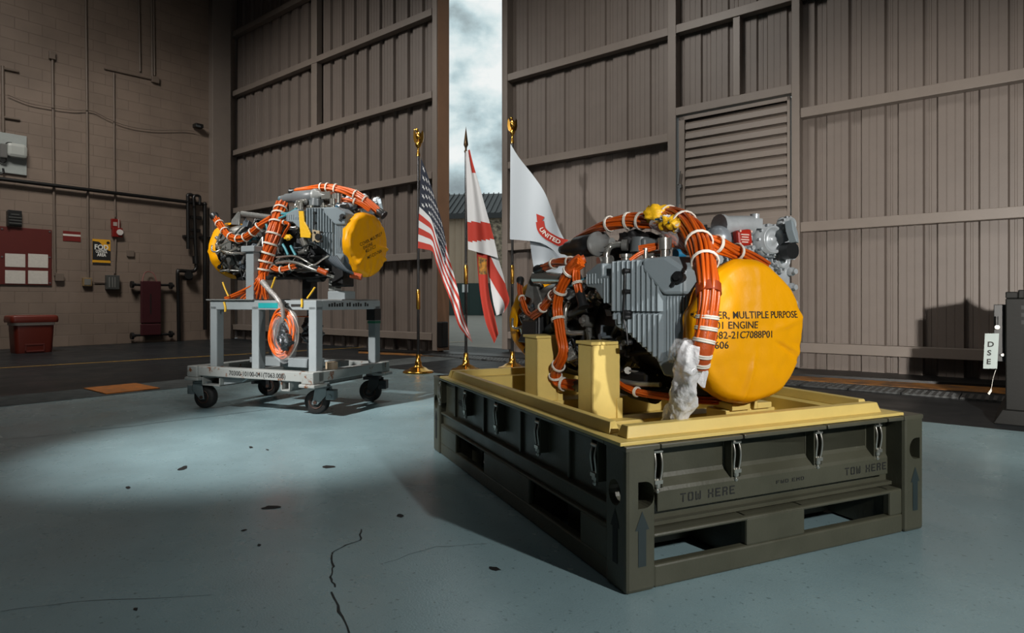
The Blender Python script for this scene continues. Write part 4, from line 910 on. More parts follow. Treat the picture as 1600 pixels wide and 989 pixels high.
for z in (.05, .12, .2, .28): a.lathe([(0, .022), (.03, .022), (.032, .014), (.05, .014)], (.46, .645, z), X, 12)
part(a, 'gearbox_fittings', m_alu, par=gbx)
# --- top details
def canister(fr, par, x0, x1, y, z, dark):
    a = MB(); L = x1-x0
    a.lathe([(0, .030), (.04, .034), (.05, .043), (.16, .046), (.165, .060), (L-.06, .060), (L-.055, .052)], (x0, y, z), X, 28)
    c = a.build('starter_canister', m_blk if dark else mat('canister_grey', (104, 108, 110), .4), par, fr)
    a = MB(); a.lathe([(L-.058, .066), (L-.03, .066), (L-.025, .045), (L, .045), (L+.005, .022), (L+.08, .020)], (x0, y, z), X, 28)
    a.build('end_flange', mat('flange_grey', (150, 152, 150), .4, .2), c, fr)
    a = MB(); a.lathe([(-.03, .026), (.045, .031)], (x0, y, z), X, 20); a.build('end_cap', mat('cap_blue', (86, 108, 116), .35), c, fr)
canister(ENG1, e1, -.37, .05, -.2, .43, True)
rnd = random.Random(3)
a = MB()
def blob(mb, c, r, sc, amp=.25, seed=0, n=22):
    def f(u, v):
        th, ph = 2*math.pi*u, math.pi*v; d = Vector((math.sin(ph)*math.cos(th)*sc[0], math.sin(ph)*math.sin(th)*sc[1], math.cos(ph)*sc[2]))
        return Vector(c)+d*r*(1+amp*noise.noise(d*2.3+Vector((seed, 0, 0)))*2)
    mb.grid(f, n, n//2, wrap=True)
blob(a, at(972, 392, .12), .06, (1.2, 1, .8), .35, 1); blob(a, at(990, 376, .2), .07, (1, 1.2, .7), .35, 5); blob(a, at(1014, 378, .30), .065, (1.1, 1.1, .7), .3, 9); part(a, 'insulation_blanket', mat('black_blanket', (15, 15, 16), .62, bump=.5, bscale=24))
a = MB(); a.box(at(1005, 385, .36), (.12, .08, .07)); a.cyl(at(1000, 395, .36), at(1002, 372, .36), .045, n=16); part(a, 'control_unit', mat('unit_grey', (96, 102, 104), .4), bevel=.012)
a = MB(); a.tube([at(948, 412, .22), at(948, 396, .22), at(953, 386, .22), at(963, 382, .24), at(976, 382, .27)], .016, n=12); part(a, 'elbow_tube', m_chr)
a = MB(); a.cyl(at(948, 415, .22), at(948, 402, .22), .026, n=14); a.cyl(at(972, 383, .27), at(981, 383, .29), .028, n=14); a.cyl(at(935, 408, .2), at(956, 405, .2), .02, n=12); part(a, 'tube_coupling', m_stl)
a = MB(); a.cyl(at(1018, 393, .5), at(1018, 405, .5), .03, n=16); a.cyl(at(1006, 398, .52), at(1045, 394, .52), .013, n=10); a.cyl(at(1030, 397, .5), at(1030, 410, .5), .016, n=10); part(a, 'top_valve', m_chr)
a = MB(); a.cyl(at(1056, 397, .53), at(1068, 396, .53), .022, n=14); part(a, 'blue_coupling', mat('blue_fitting', (40, 120, 160), .4))
a = MB(); a.lathe([(0, .014), (.008, .014)], at(1145, 402, .62), (0, 0, 1), 12); a.tube([at(1145, 402, .63)+Vector((0, .018*math.cos(t), .022*math.sin(t))) for t in [k*math.pi/6 for k in range(12)]], .006, closed=True, n=8); part(a, 'lifting_eye', mat('tan_eye', (150, 130, 104), .5))
# --- heat shield and exhaust pipework on the aft end
a = MB(); a.cyl(at(838, 433, -.55), at(884, 436, -.3), .042, .028, 20); part(a, 'bleed_duct', m_chr)
def sheetpoly(P3, thick=.012):
    a = MB(); n = len(P3); d = Vector((0, -thick, 0)); a.add(list(P3)+[p+d for p in P3], [tuple(range(n)), tuple(range(n, 2*n))[::-1]]+[(i, (i+1) % n, n+(i+1) % n, n+i) for i in range(n)], False); return a
a = sheetpoly([at(834, 426, -.62), at(846, 430, -.6), at(843, 452, -.58), at(849, 470, -.55), at(839, 486, -.58), at(836, 468, -.62), at(822, 462, -.66), at(826, 446, -.68)]); part(a, 'heat_shield', m_stl, bevel=.004)
a = MB(); a.tube([at(801, 497, -.8), at(801, 510, -.8), at(808, 513, -.78), at(818, 508, -.74), at(826, 499, -.7)], .008); part(a, 'drain_tube', m_chr)
a = MB(); a.bb((-.62, -.36, -.12), (-.42, -.26, .02)); a.prism([(-.70, -.12), (-.40, -.12), (-.40, .06), (-.52, .04)], lambda u, v, d: (u, d, v), -.355, -.27); part(a, 'mount_bracket', m_blk, bevel=.01)
# --- lines, hoses, fittings all over the side we see
rnd = random.Random(21)
def line(k):
    a = MB(); x0 = rnd.uniform(-.78, .42); ln = rnd.uniform(.18, .55)*(1 if rnd.random() < .5 else -1); d0 = rnd.uniform(15, 165); P = []
    r = rnd.uniform(.25, .315)
    n = rnd.randint(4, 6)
    for i in range(n):
        t = i/(n-1); x = max(-.82, min(.52, x0+ln*t+(rnd.uniform(-.05, .05)))); d = max(5, min(172, d0+rnd.uniform(-24, 24))); d0 = d
        P.append(surf(x, d, (r if 0 < i < n-1 else r-.05)+rnd.uniform(-.01, .012)))
    a.tube(P, rnd.choice((.006, .007, .009, .011, .014)), n=8, sub=5)
    for p in (P[1], P[-2]): 
        dd = (P[2]-P[1]).normalized(); a.cyl(p-dd*.014, p+dd*.014, .018, n=8)
    return a
cols = [m_stl, m_chr, m_hose, m_stl, m_chr, m_chr, m_blk, m_stl, m_blue, m_chr]
for k in range(46): part(line(k), 'fuel_line' if cols[k % 10] in (m_chr, m_stl, m_blk) else 'rubber_hose', cols[k % 10])
def fitting(k):
    a = MB(); x, d = rnd.uniform(-.78, .40), rnd.uniform(20, 160); p = surf(x, d, .225); n = surf(0, d, 1); q = p+n*rnd.uniform(.05, .085)
    t = k % 4
    if t == 0:
        s = rnd.uniform(.03, .06); rot = Matrix.Rotation(-R(d-90), 3, 'X'); a.box((p+q)/2, (s*1.6, .07, s), rot)
        for i in range(4): c = q+X*rnd.uniform(-s*.7, s*.7)+Vector((0, 0, rnd.uniform(-s*.3, s*.3))); a.cyl(c, c+n*.018, .007, n=6)
    elif t == 1: a.cyl(p, q, rnd.uniform(.02, .038), n=16); a.cyl(q, q+n*.016, rnd.uniform(.012, .02), n=6)
    elif t == 2:
        l = rnd.uniform(.05, .11); c = q; a.lathe([(-l, .014), (-l*.8, .026), (l*.4, .026), (l*.45, .033), (l*.6, .033), (l*.65, .015), (l, .013)], c, X+Vector((0, rnd.uniform(-.3, .3), rnd.uniform(-.6, .6))), 14); a.cyl(p, q, .02, n=8)
    else:
        a.box((p+q)/2+n*.02, (.012, .10, .09), Matrix.Rotation(-R(d-90), 3, 'X')); a.cyl(p, q+n*.03, .016, n=8); a.tube([q, q+n*.03+X*.03, q+X*.07], .008)
    return a
fc = [m_gun, m_stl, m_ring, m_chr, m_blk, m_ring, m_stl]
for k in range(48): part(fitting(k), ('actuator', 'sensor', 'valve_body', 'bracket')[k % 4], fc[k % 7], bevel=.003)
a = MB(); a.lathe([(-.75, .03), (-.70, .034), (.35, .034), (.40, .026), (.5, .026)], (0, -.06, -.285), X, 16); part(a, 'bottom_manifold', m_blk)
a = MB(); a.box((.33, -.12, -.25), (.22, .2, .1)); a.cyl((.25, -.15, -.3), (.42, -.15, -.3), .05, n=16); a.cyl((.5, -.05, -.26), (.66, -.1, -.27), .05, .04, n=16); part(a, 'oil_pump', m_blk, bevel=.012)
a = MB(); a.tube([(.1, -.2, -.26), (.25, -.22, -.30), (.45, -.2, -.29), (.6, -.12, -.27), (.68, 0, -.28)], .02, n=10); part(a, 'scavenge_line', m_hose)
a = MB(); a.tube([(.05, -.25, -.2), (.2, -.27, -.24), (.4, -.26, -.25), (.55, -.22, -.24)], .012, n=10); part(a, 'scavenge_line', m_stl)
common = [o for o in bpy.data.objects if o.parent is e1]
# ---------------------------------------------------------------- tied-on covers
def cover(par, fr, name, x0, r, skirt, sgn, seed, folds, bulge=.03, sag=0.0, wr=.008, sq=None):
    rn = random.Random(seed); F = []
    for k in range(folds): F.append((rn.uniform(0, 2*math.pi), rn.uniform(.25, .8), rn.uniform(.02, .05), rn.uniform(-1, 1)*wr*2.2, rn.uniform(-.8, .8)))
    def rim(th):
        q = r*(1+.012*math.sin(3*th+seed)+.012*math.sin(5*th+2*seed)+.006*math.sin(11*th))
        if sq: q = min(q, sq[1]/max(.05, math.cos(th-sq[0]))) if math.cos(th-sq[0]) > .4 else q
        return q-sag*max(0, -math.sin(th))**3*r*-1*.0
    def f(u, v):
        th = 2*math.pi*u
        if v <= .62:
            t = (v/.62)**.85; rr = rim(th)*t; y, z = rr*math.cos(th), rr*math.sin(th)
            x = bulge*(1-t**2.4)
            for (an, st, wd, am, sk) in F:
                ca, sa = math.cos(an), math.sin(an); al = (y*ca+z*sa)/r; ac = (-y*sa+z*ca)/r-sk*.25*(al-.5)**2
                if al > 0: x += am*math.exp(-(ac/wd/1.4)**2)*min(1, max(0, (al-(1-st))/.25))
            x += wr*noise.noise(Vector((y*7, z*7, seed)))+wr*.5*noise.noise(Vector((y*19, z*19, seed+3)))
            if t > .9: x -= .02*((t-.9)/.1)**2
        else:
            t = (v-.62)/.38; rr = rim(th)*(1+.025*math.sin(math.pi*min(1, t*1.3))+.012*math.sin(17*th+seed)*t); y, z = rr*math.cos(th), rr*math.sin(th)
            x = -.02-skirt*t+.01*math.sin(7*th+seed)*t
            if t > .92: y *= .97; z *= .97
        return (x0+sgn*x, y, z-sag*.0)
    a = MB(); a.grid(f, 140, 60, wrap=True); o = a.build(name, m_cov, par, fr, fixn=True)
    tree = BVHTree.FromPolygons([v.co.copy() for v in o.data.vertices], [tuple(p.vertices) for p in o.data.polygons]); X_ = THINGM[par.name].inverted() @ fr
    def on(y, z):
        p = X_ @ Vector((x0+sgn*.3, y, z)); h = tree.ray_cast(p, Vector((-sgn, 0, 0)))[0]
        return (X_.inverted() @ h) if h else Vector((x0, y, z))
    return o, on
ic, fz = cover(e1, ENG1, 'intake_cover', .87, .292, .062, 1, 3, 9, bulge=.035, wr=.007)
a = MB(); ys = at(1117, 493, .9).y
for s, z, y0 in (('COVER, MULTIPLE PURPOSE', .060, ys-.064), ('01 ENGINE', .020, ys+.016), ('482-21C7088P01', -.019, ys+.006), ('606', -.058, ys+.012)):
    def tf(u, v, y0=y0, z=z): y, zz = y0+u, z+v; p = fz(y, zz); return (p[0]+.0016, y, zz)
    letters(a, s, tf, .0405, sx=1.03, bold=.008)
a.build('lettering', mat('cover_print', (44, 30, 12), .7), ic, ENG1, fixn=False)
a = MB(); a.tube([Vector((.80+.008*math.sin(7*t), .293*math.cos(t), .293*math.sin(t))) for t in [k*math.pi/24 for k in range(48)]], .006, closed=True, sub=1, n=6); a.build('draw_cord', mat('cover_hem', (206, 132, 10), .5), ic, ENG1)
cover(e1, ENG1, 'exhaust_cover', -1.0, .285, .10, -1, 8, 7, bulge=.03, wr=.010)
# ---------------------------------------------------------------- harness of the nearer engine
def harness(par, fr, pts, rad, count, wr, seed, ties=(), name='cable_harness', m=None, tie_r=None, **kw):
    a = MB(); P, F = bundle(a, pts, rad, count, wr, seed, **kw); h = a.build(name, m or m_org, par, fr)
    if ties:
        r0 = (rad if not isinstance(rad, (list, tuple)) else max(rad))
        for f in ties:
            b = MB(); rr = r0
            if isinstance(rad, (list, tuple)): q = f*(len(rad)-1); i = min(int(q), len(rad)-2); rr = rad[i]*(1-(q-i))+rad[i+1]*(q-i)
            ring(b, P, F, f, rr+wr*1.1, .0042 if tie_r is None else tie_r, w=2); b.build('lacing_tie', m_tie, h, fr)
    return h
main = [at(*q) for q in ((1026, 343, .34), (1042, 337, .44), (1060, 342, .54), (1080, 360, .70), (1096, 388, .86), (1104, 425, .97), (1107, 465, 1.0), (1103, 515, 1.0), (1097, 548, .99), (1092, 574, .97))]
hm = harness(e1, ENG1, main, [.028, .038, .045, .047, .045, .041, .038, .035, .034, .032], 30, .0072, 5, (.13, .27, .42, .52), n=7)
a = MB(); a.tube([at(1106, 486, 1.0), at(1103, 515, 1.0), at(1097, 547, .995), at(1092, 574, .975)], [.0385, .037, .036, .034], n=18); sl = a.build('wrapped_sleeve', m_org2, hm, ENG1)
P = spline([at(1106, 486, 1.0), at(1103, 515, 1.0), at(1097, 547, .995), at(1092, 574, .975)], 10); FR = frames(P)
for f in (.1, .3, .52, .74, .92): b = MB(); ring(b, P, FR, f, 0.0405-.005*f, .0042, w=2); b.build('lacing_tie', m_tie, hm, ENG1)
a = MB(); q0, q1 = at(1106.5, 446, .985), at(1107.5, 460, 1.0); a.cyl(q0, q1, .047, .046, 20); a.build('tape_collar', mat('collar_brown', (140, 52, 14), .45), hm, ENG1)
harness(e1, ENG1, [at(1096, 372, .82), at(1118, 381, .82), at(1140, 390, .80), at(1165, 399, .77), at(1196, 414, .70)], [.03, .028, .026, .022], 10, .0075, 7, (.25, .62))
harness(e1, ENG1, [at(1104, 388, .84), at(1125, 392, .82), at(1150, 399, .79), at(1170, 403, .74)], .016, 5, .0065, 8)
harness(e1, ENG1, [at(900, 372, -.3), at(928, 359, -.05), at(952, 350, .1), at(985, 345, .22), at(1012, 346, .33), at(1034, 346, .42)], [.008, .018, .03, .034, .034, .034], 15, .0075, 9, (.42, .58, .74))
harness(e1, ENG1, [at(1016, 344, .36), at(1034, 356, .46), at(1052, 370, .58), at(1070, 383, .66), at(1078, 388, .66)], .022, 7, .0075, 10, (.9,))
a = MB(); a.tube([at(1022, 349, .42), at(1038, 360, .52), at(1056, 374, .62), at(1072, 383, .68)], [.024, .027, .026, .022], n=14); a.build('clear_wrap', m_clear, hm, ENG1)
harness(e1, ENG1, [at(985, 408, .52), at(1000, 397, .54), at(1020, 389, .56), at(1045, 384, .58), at(1072, 384, .62)], .008, 3, .006, 11)
harness(e1, ENG1, [at(998, 388, .5), at(1025, 384, .55), at(1050, 381, .6), at(1080, 382, .66), at(1096, 385, .72)], .010, 4, .006, 12, (.75,))
a = MB(); blob(a, at(1028, 335, .42), .05, (1.1, 1.2, .75), .4, 2); blob(a, at(1046, 349, .56), .04, (1.2, 1.1, .8), .4, 6); blob(a, at(1058, 352, .62), .034, (1, 1.2, .8), .4, 8); a.build('yellow_wrap', m_pad, e1, ENG1)
a = MB(); blob(a, at(1040, 343, .55), .024, (1.3, 1, .7), .5, 12); blob(a, at(1064, 356, .64), .022, (1, 1.3, .8), .5, 14); a.build('clear_wrap', m_film, e1, ENG1)
a = MB(); a.tube([at(1024, 343, .5), at(1040, 341, .56), at(1052, 337, .56), at(1058, 342, .58)], .005, n=6); a.tube([at(1052, 338, .57), at(1046, 346, .6), at(1042, 351, .58)], .005, n=6); a.build('blue_tape', mat('blue_tape', (24, 90, 130), .5), e1, ENG1)
def aty(px, py, y): return pp(ENG1, px, py, y=y)
Yv = -.37
harness(e1, ENG1, [aty(908, 409, Yv), aty(890, 424, Yv-.02), aty(877, 450, Yv-.03), aty(870, 482, Yv-.03), aty(876, 518, Yv-.03), aty(881, 546, Yv-.03), aty(875, 566, Yv-.03), aty(868, 580, Yv-.02), aty(870, 594, Yv), aty(880, 600, Yv+.02), aty(903, 603, Yv+.05)], .026, 12, .0078, 13, (.1, .22, .35, .63, .75, .9))
harness(e1, ENG1, [aty(848, 419, -.3), aty(868, 411, -.3), aty(890, 409, -.3), aty(908, 406, -.32)], .02, 8, .007, 14, (.3, .7))
harness(e1, ENG1, [aty(832, 494, Yv), aty(846, 483, Yv-.01), aty(858, 468, Yv-.01), aty(868, 458, Yv-.02), aty(880, 446, Yv-.02)], .020, 8, .007, 15, (.3, .65))
harness(e1, ENG1, [aty(900, 414, Yv), aty(900, 430, Yv-.01), aty(903, 446, Yv-.01), aty(907, 462, Yv)], .018, 7, .007, 16, (.6,))
harness(e1, ENG1, [aty(812, 444, -.25), aty(813, 458, -.3), aty(818, 472, -.33), aty(824, 488, -.33), aty(832, 494, -.34)], .014, 6, .006, 17, (.4,))
harness(e1, ENG1, [(.2, -.28, -.22), (.4, -.27, -.28), (.6, -.2, -.29), (.7, -.05, -.30), (.72, .15, -.29)], .014, 6, .006, 18, (.3, .6, .8))
def plug(par, fr, p, q, r=.03, m=None):
    a = MB(); a.lathe([(-.02, r*.8), (0, r), (.05, r), (.055, r*1.2), (.07, r*1.2)], p, Vector(p)-Vector(q), 16); a.build('connector', m or m_blk, par, fr)
plug(e1, ENG1, aty(813, 446, -.25), aty(813, 458, -.28), .022); plug(e1, ENG1, aty(848, 419, -.3), aty(868, 411, -.3), .026); plug(e1, ENG1, aty(907, 461, Yv), aty(903, 446, Yv), .024); plug(e1, ENG1, aty(903, 603, Yv+.05), aty(880, 600, Yv+.02), .032)
a = MB(); a.tube([aty(914, 404, -.33), aty(905, 408, -.355), aty(896, 416, -.38), aty(888, 427, -.39)], [.022, .034, .034, .029], n=16); a.build('wrapped_sleeve', m_org2, e1, ENG1)
# milky wrap bundled on the end of the harness
def wrap(par, fr, pts, rad, seed, name='plastic_wrap', m=None, amp=.22):
    P = spline(pts, 8); F = frames(P)
    def f(u, v):
        k = v*(len(P)-1); i = min(int(k), len(P)-2); c = P[i].lerp(P[i+1], k-i); A, B = F[i]; q = v*(len(rad)-1); j = min(int(q), len(rad)-2); r = rad[j]*(1-(q-j))+rad[j+1]*(q-j)
        th = 2*math.pi*u; d = A*math.cos(th)+B*math.sin(th); n = noise.noise(c*22+d*1.6+Vector((seed, 0, 0)))+.6*noise.noise(c*50+d*3.2)
        return c+d*r*(1+amp*n+.10*math.sin(3*th+14*v))
    a = MB(); a.grid(f, 40, 60, wrap=True); return a.build(name, m or m_film, par, fr)
wrap(e1, ENG1, [at(1084, 536, .99), at(1076, 556, .97), at(1074, 580, .95), at(1068, 605, .93), at(1064, 632, .90), at(1054, 656, .87), at(1049, 670, .85)], [.028, .042, .05, .043, .050, .046, .044, .04], 3)
a = sheetpoly([at(1078, 566, .97), at(1092, 578, .97), at(1106, 568, .95), at(1112, 582, .96), at(1104, 596, .95), at(1106, 610, .96), at(1096, 606, .95), at(1088, 592, .96), at(1076, 590, .96)], .01); a.build('wrap_tail', m_film, e1, ENG1, subsurf=1)
wrap(e1, ENG1, [at(1050, 560, .82), at(1066, 552, .88), at(1080, 548, .95), at(1090, 556, .97)], [.02, .05, .045, .03], 9, 'clear_wrap', m_clear, .3)
# ---------------------------------------------------------------- the second engine: same build, own covers and harness
e2 = engine_root('turboshaft engine with a creased yellow intake cover, raised on the white wheeled stand', ENG2)
km = kid_map()
for o in common:
    if not o.name.startswith(('starter_canister', 'insulation_blanket', 'bleed_duct', 'heat_shield', 'mount_bracket')): copy_tree(o, km, e2)
cover_r = .295
ic2, fz2 = cover(e2, ENG2, 'intake_cover', .84, .295, .07, 1, 5, 8, bulge=.02, wr=.014, sq=(R(215), .27))
a = MB(); ca, sa = math.cos(R(22)), math.sin(R(22))
for s, z, y0 in (('COVER, MULTIPLE P', .030, -.16), ('ENGINE', -.012, -.13), ('482-21C7', -.05, -.12), ('MT-CO-7606', -.115, -.10)):
    def tf(u, v, y0=y0, z=z): y, zz = (y0+u)*ca-(z+v)*sa, (y0+u)*sa+(z+v)*ca; p = fz2(y, zz); return (p[0]+.002, y, zz)
    letters(a, s, tf, .042, bold=.012)
a.build('lettering', MATS['cover_print'], ic2, ENG2, fixn=False)
cover(e2, ENG2, 'exhaust_cover', -.93, .285, .10, -1, 11, 8, bulge=.03, wr=.012)
def a2(px, py, y): return pp(ENG2, px, py, y=y)
canister(ENG2, e2, -.06, .40, -.17, .46, False)
Y2_ = -.36
hm2 = harness(e2, ENG2, [a2(441, 318, -.22), a2(436, 335, -.30), a2(430, 358, -.36), a2(422, 385, -.40), a2(415, 408, -.42), a2(411, 430, -.43)], [.045, .055, .058, .056, .052, .045], 20, .011, 20, (.12, .22, .34, .46, .58, .7, .82, .93), tie_r=.005)
for k, (px, py, y, c) in enumerate(((354, 468, -.40, 6), (378, 470, -.36, 4), (392, 471, -.42, 4), (405, 470, -.36, 3), (417, 468, -.30, 5))):
    h = harness(e2, ENG2, [a2(411, 424, -.43), a2(410+(px-411)*.12, 438, -.49), a2(410+(px-411)*.45, 453, -.50), pp(ENG2, px, py-1, y=-.475)], [.018, .022, .022, .026], c, .009, 30+k)
for k, px in enumerate((388, 399, 408)):
    a = MB(); a.tube([a2(411, 432, -.47), a2(408+(px-411)*.3, 445, -.49), pp(ENG2, px, 466, y=-.46)], .008); a.build('white_wire', m_tie, e2, ENG2)
harness(e2, ENG2, [a2(338, 342, -.28), a2(347, 355, -.33), a2(357, 367, -.36), a2(370, 373, -.37), a2(383, 371, -.37), a2(396, 362, -.37), a2(408, 351, -.36), a2(424, 341, -.34)], .032, 12, .009, 22, (.1, .22, .34, .46, .58, .7, .82))
harness(e2, ENG2, [a2(462, 298, -.1), a2(486, 295, -.1), a2(508, 293, -.08), a2(530, 296, -.05), a2(552, 303, 0), a2(570, 312, .02), a2(592, 330, .05)], [.018, .026, .034, .036, .036, .034, .03], 14, .009, 23, (.3, .38, .46, .7, .85))
harness(e2, ENG2, [a2(530, 312, -.12), a2(546, 313, -.1), a2(562, 318, -.06), a2(578, 328, -.02)], .02, 6, .008, 24, (.5,))
harness(e2, ENG2, [a2(416, 405, -.36), a2(424, 417, -.38), a2(435, 422, -.38), a2(450, 419, -.36), a2(466, 414, -.34)], .025, 8, .008, 25, (.3, .6, .85))
harness(e2, ENG2, [a2(430, 345, -.34), a2(442, 347, -.36), a2(452, 350, -.37), a2(446, 362, -.37), a2(441, 374, -.37)], .012, 4, .007, 26, (.3,))
plug(e2, ENG2, a2(338, 342, -.28), a2(347, 355, -.33), .036); plug(e2, ENG2, a2(592, 330, .05), a2(570, 312, .02), .036); plug(e2, ENG2, a2(466, 414, -.34), a2(450, 419, -.36), .03); plug(e2, ENG2, a2(441, 374, -.37), a2(446, 362, -.37), .018); plug(e2, ENG2, a2(462, 298, -.1), a2(486, 295, -.1), .024)
a = MB(); a.tube([a2(432, 411, -.36), a2(448, 409, -.38), a2(464, 411, -.38), a2(482, 418, -.37), a2(500, 425, -.34), a2(522, 433, -.28)], .015, n=10); a.build('silver_drain_pipe', m_chr, e2, ENG2)
a = MB(); a.cyl(a2(497, 421, -.36), a2(511, 427, -.33), .026, n=14); a.cyl(a2(548, 429, -.24), a2(565, 433, -.2), .03, n=14); a.build('orange_sleeve', m_org2, e2, ENG2)
a = MB(); a.tube([a2(432, 402, -.38), a2(460, 400, -.40), a2(478, 408, -.40), a2(490, 414, -.38), a2(506, 404, -.38), a2(514, 400, -.37)], .009, n=8); a.build('silver_sense_line', m_chr, e2, ENG2)
a = sheetpoly([a2(468, 330, -.41), a2(475.5, 330, -.41), a2(477, 346, -.41), a2(483, 356, -.41), a2(487, 366, -.41), a2(486, 372, -.41), a2(471, 371, -.41)], .014); a.build('yellow_tag', m_pad, e2, ENG2, bevel=.003)
a = sheetpoly([a2(490, 359, -.40), a2(501, 361, -.40), a2(501, 379, -.40), a2(490, 378, -.40)], .02); a.build('tan_flange', mat('tan_flange', (176, 158, 128), .4, .3), e2, ENG2, bevel=.003)
a = MB(); q = a2(496, 370, -.43); a.cyl(q, q+Vector((0, .03, 0)), .03, n=14); 
for sx in (-1, 1):
    for sz in (-1, 1): p = q+Vector((sx*.035, 0, sz*.04)); a.cyl(p, p+Vector((0, .02, 0)), .01, n=8)
a.build('flange_port', m_blk, e2, ENG2)
a = sheetpoly([a2(364, 344, -.34), a2(374, 331, -.30), a2(377, 333, -.32), a2(376, 352, -.36), a2(363, 351, -.36)], .02); a.build('heat_shield', m_stl, e2, ENG2, bevel=.004)
a = MB(); a.cyl(a2(378, 334, -.3), a2(424, 340, -.28), .028, n=14); a.build('bleed_duct', m_stl, e2, ENG2)
a = MB(); a.tube([a2(344, 365, -.3), a2(339, 380, -.3), a2(342, 385, -.32), a2(352, 380, -.34), a2(366, 374, -.34)], .010); a.build('drain_tube', m_chr, e2, ENG2)
for k, P in enumerate(([(436, 341), (450, 335), (462, 329)], [(440, 334), (452, 333), (464, 326)], [(440, 379), (446, 389), (450, 398)], [(454, 384), (458, 392), (462, 399)], [(416, 350), (418, 358), (417, 366)])):
    a = MB(); a.tube([a2(x, y, -.36) for x, y in P], .012, n=8); a.build('teal_hose', mat('teal_hose_light', (70, 140, 150), .4), e2, ENG2)
a = MB(); a.cyl(a2(470, 318, -.25), a2(468, 348, -.34), .022, .03, 14); a.cyl(a2(474, 372, -.36), a2(478, 384, -.36), .035, .03, 14); a.cyl(a2(527, 303, -.15), a2(527, 318, -.15), .045, n=16); a.box(a2(513, 306, -.15), (.1, .08, .07)); a.build('silver_valve', m_chr, e2, ENG2, bevel=.004)
a = MB(); blob(a, a2(450, 371, -.40), .03, (1.3, .7, .8), .3, 3); a.build('yellow_cap', m_pad, e2, ENG2)
a = MB()
for k in range(6): a.tube([a2(510+k*3, 400, -.36), a2(520+k*4, 410+k*2, -.34), a2(532+k*4, 420+k*1.5, -.28)], .012, n=8)
a.build('grey_hose', m_ring, e2, ENG2)
# ================================================================ WHEELED STAND  (frame CART: origin at the deck's front right corner, x to the right, y back)
def wornmat():
    m = mat('worn_white_paint', (138, 141, 138), .5, bump=.06, bscale=40)
    t = m.node_tree; b = t.nodes['Principled BSDF']; co = N(t, 'ShaderNodeTexCoord'); n = N(t, 'ShaderNodeTexNoise'); n.inputs['Scale'].default_value = 9; n.inputs['Detail'].default_value = 8; n.inputs['Roughness'].default_value = .7
    r = N(t, 'ShaderNodeValToRGB'); r.color_ramp.elements[0].position = .385; r.color_ramp.elements[0].color = s2l((104, 62, 34)); r.color_ramp.elements[1].position = .43; r.color_ramp.elements[1].color = s2l((138, 141, 138))
    t.links.new(co.outputs['Object'], n.inputs[0]); t.links.new(n.outputs[0], r.inputs[0]); t.links.new(r.outputs[0], b.inputs['Base Color']); return m
m_ww = wornmat(); m_wh = mat('white_frame_paint', (132, 139, 141), .45, var=.08, vscale=12, bump=.04, bscale=60); m_rub = mat('rubber_tyre', (20, 19, 18), .7, bump=.2, bscale=50); m_cg = mat('caster_grey', (112, 124, 126), .42, .3, var=.15, vscale=14)
st = thing('engine_stand', 'white painted wheeled engine stand with rust spots and stencilled part number', 'engine stand', CART, (-.75, .55, 0))
DL, DW, DZ = 1.50, 1.10, .40
def cp(px, py, x=None, y=None, z=None): return pp(CART, px, py, x=x, y=y, z=z)
def pc(mb, nm, m=None, par=None, **kw): return mb.build(nm, m or m_wh, par or st, CART, **kw)
# deck
a = MB(); a.bb((-DL+.05, 0, .315), (-.06, .09, DZ)); a.bb((-DL+.05, DW-.09, .315), (-.06, DW, DZ)); a.bb((-.10, .05, .315), (0, DW-.05, DZ)); a.bb((-DL, .05, .315), (-DL+.10, DW-.05, DZ)); a.bb((-.80, .09, .32), (-.72, DW-.09, .39)); dk = pc(a, 'deck_frame', m_ww, bevel=.006)
for (x, y) in ((-DL-.01, -.03), (-.15, -.03), (-DL-.01, DW-.14), (-.15, DW-.14)):
    a = MB(); a.bb((x, y, .27), (x+.17, y+.17, .30)); a.bb((x+.02, y+.012, .30), (x+.15, y+.15, DZ+.004)); pc(a, 'corner_block', m_ww, bevel=.008)
a = MB(); a.bb((-1.05, .40, .385), (-.35, .55, .47)); a.bb((-1.35, .6, .385), (-.2, .72, .44)); pc(a, 'deck_beam', m_wh, bevel=.006)
a = MB(); a.cyl((-.10, .34, .40), (-.10, .34, .46), .055, n=20); pc(a, 'deck_pad', mat('tan_pad', (150, 134, 112), .5), bevel=.006)
a = MB(); xs = cp(358, 577, y=0).x; xe = cp(446, 577, y=0).x
vs, _f = text2d('70300-10100-041(T063.00B)', .058, 'LEFT', 1, .015); wv = max(v[0] for v in vs)
letters(a, '70300-10100-041(T063.00B)', lambda u, v: (xs+u*(xe-xs)/wv, -.0015, .338+v), .058, bold=.015); pc(a, 'stencil_lettering', m_sten, dk, fixn=False)
for (x0, x1) in ((cp(327, 595, y=.1).x, cp(355, 595, y=.1).x), (cp(449, 595, y=.1).x, cp(463, 595, y=.1).x)):
    a = MB(); t_ = .012; z0, z1 = .225, .315
    a.bb((x0, .02, z0), (x1, DW-.05, z0+t_)); a.bb((x0, .02, z1-t_), (x1, DW-.05, z1)); a.bb((x0, .02, z0), (x0+t_, DW-.05, z1)); a.bb((x1-t_, .02, z0), (x1, DW-.05, z1)); pc(a, 'fork_pocket', m_ww)
a = MB(); x0 = cp(355, 595, y=.1).x; a.prism([(x0, .315), (x0+.30, .315), (x0+.22, .27), (x0, .235)], lambda u, v, d: (u, d, v), .06, .09); pc(a, 'gusset', m_wh, bevel=.003)
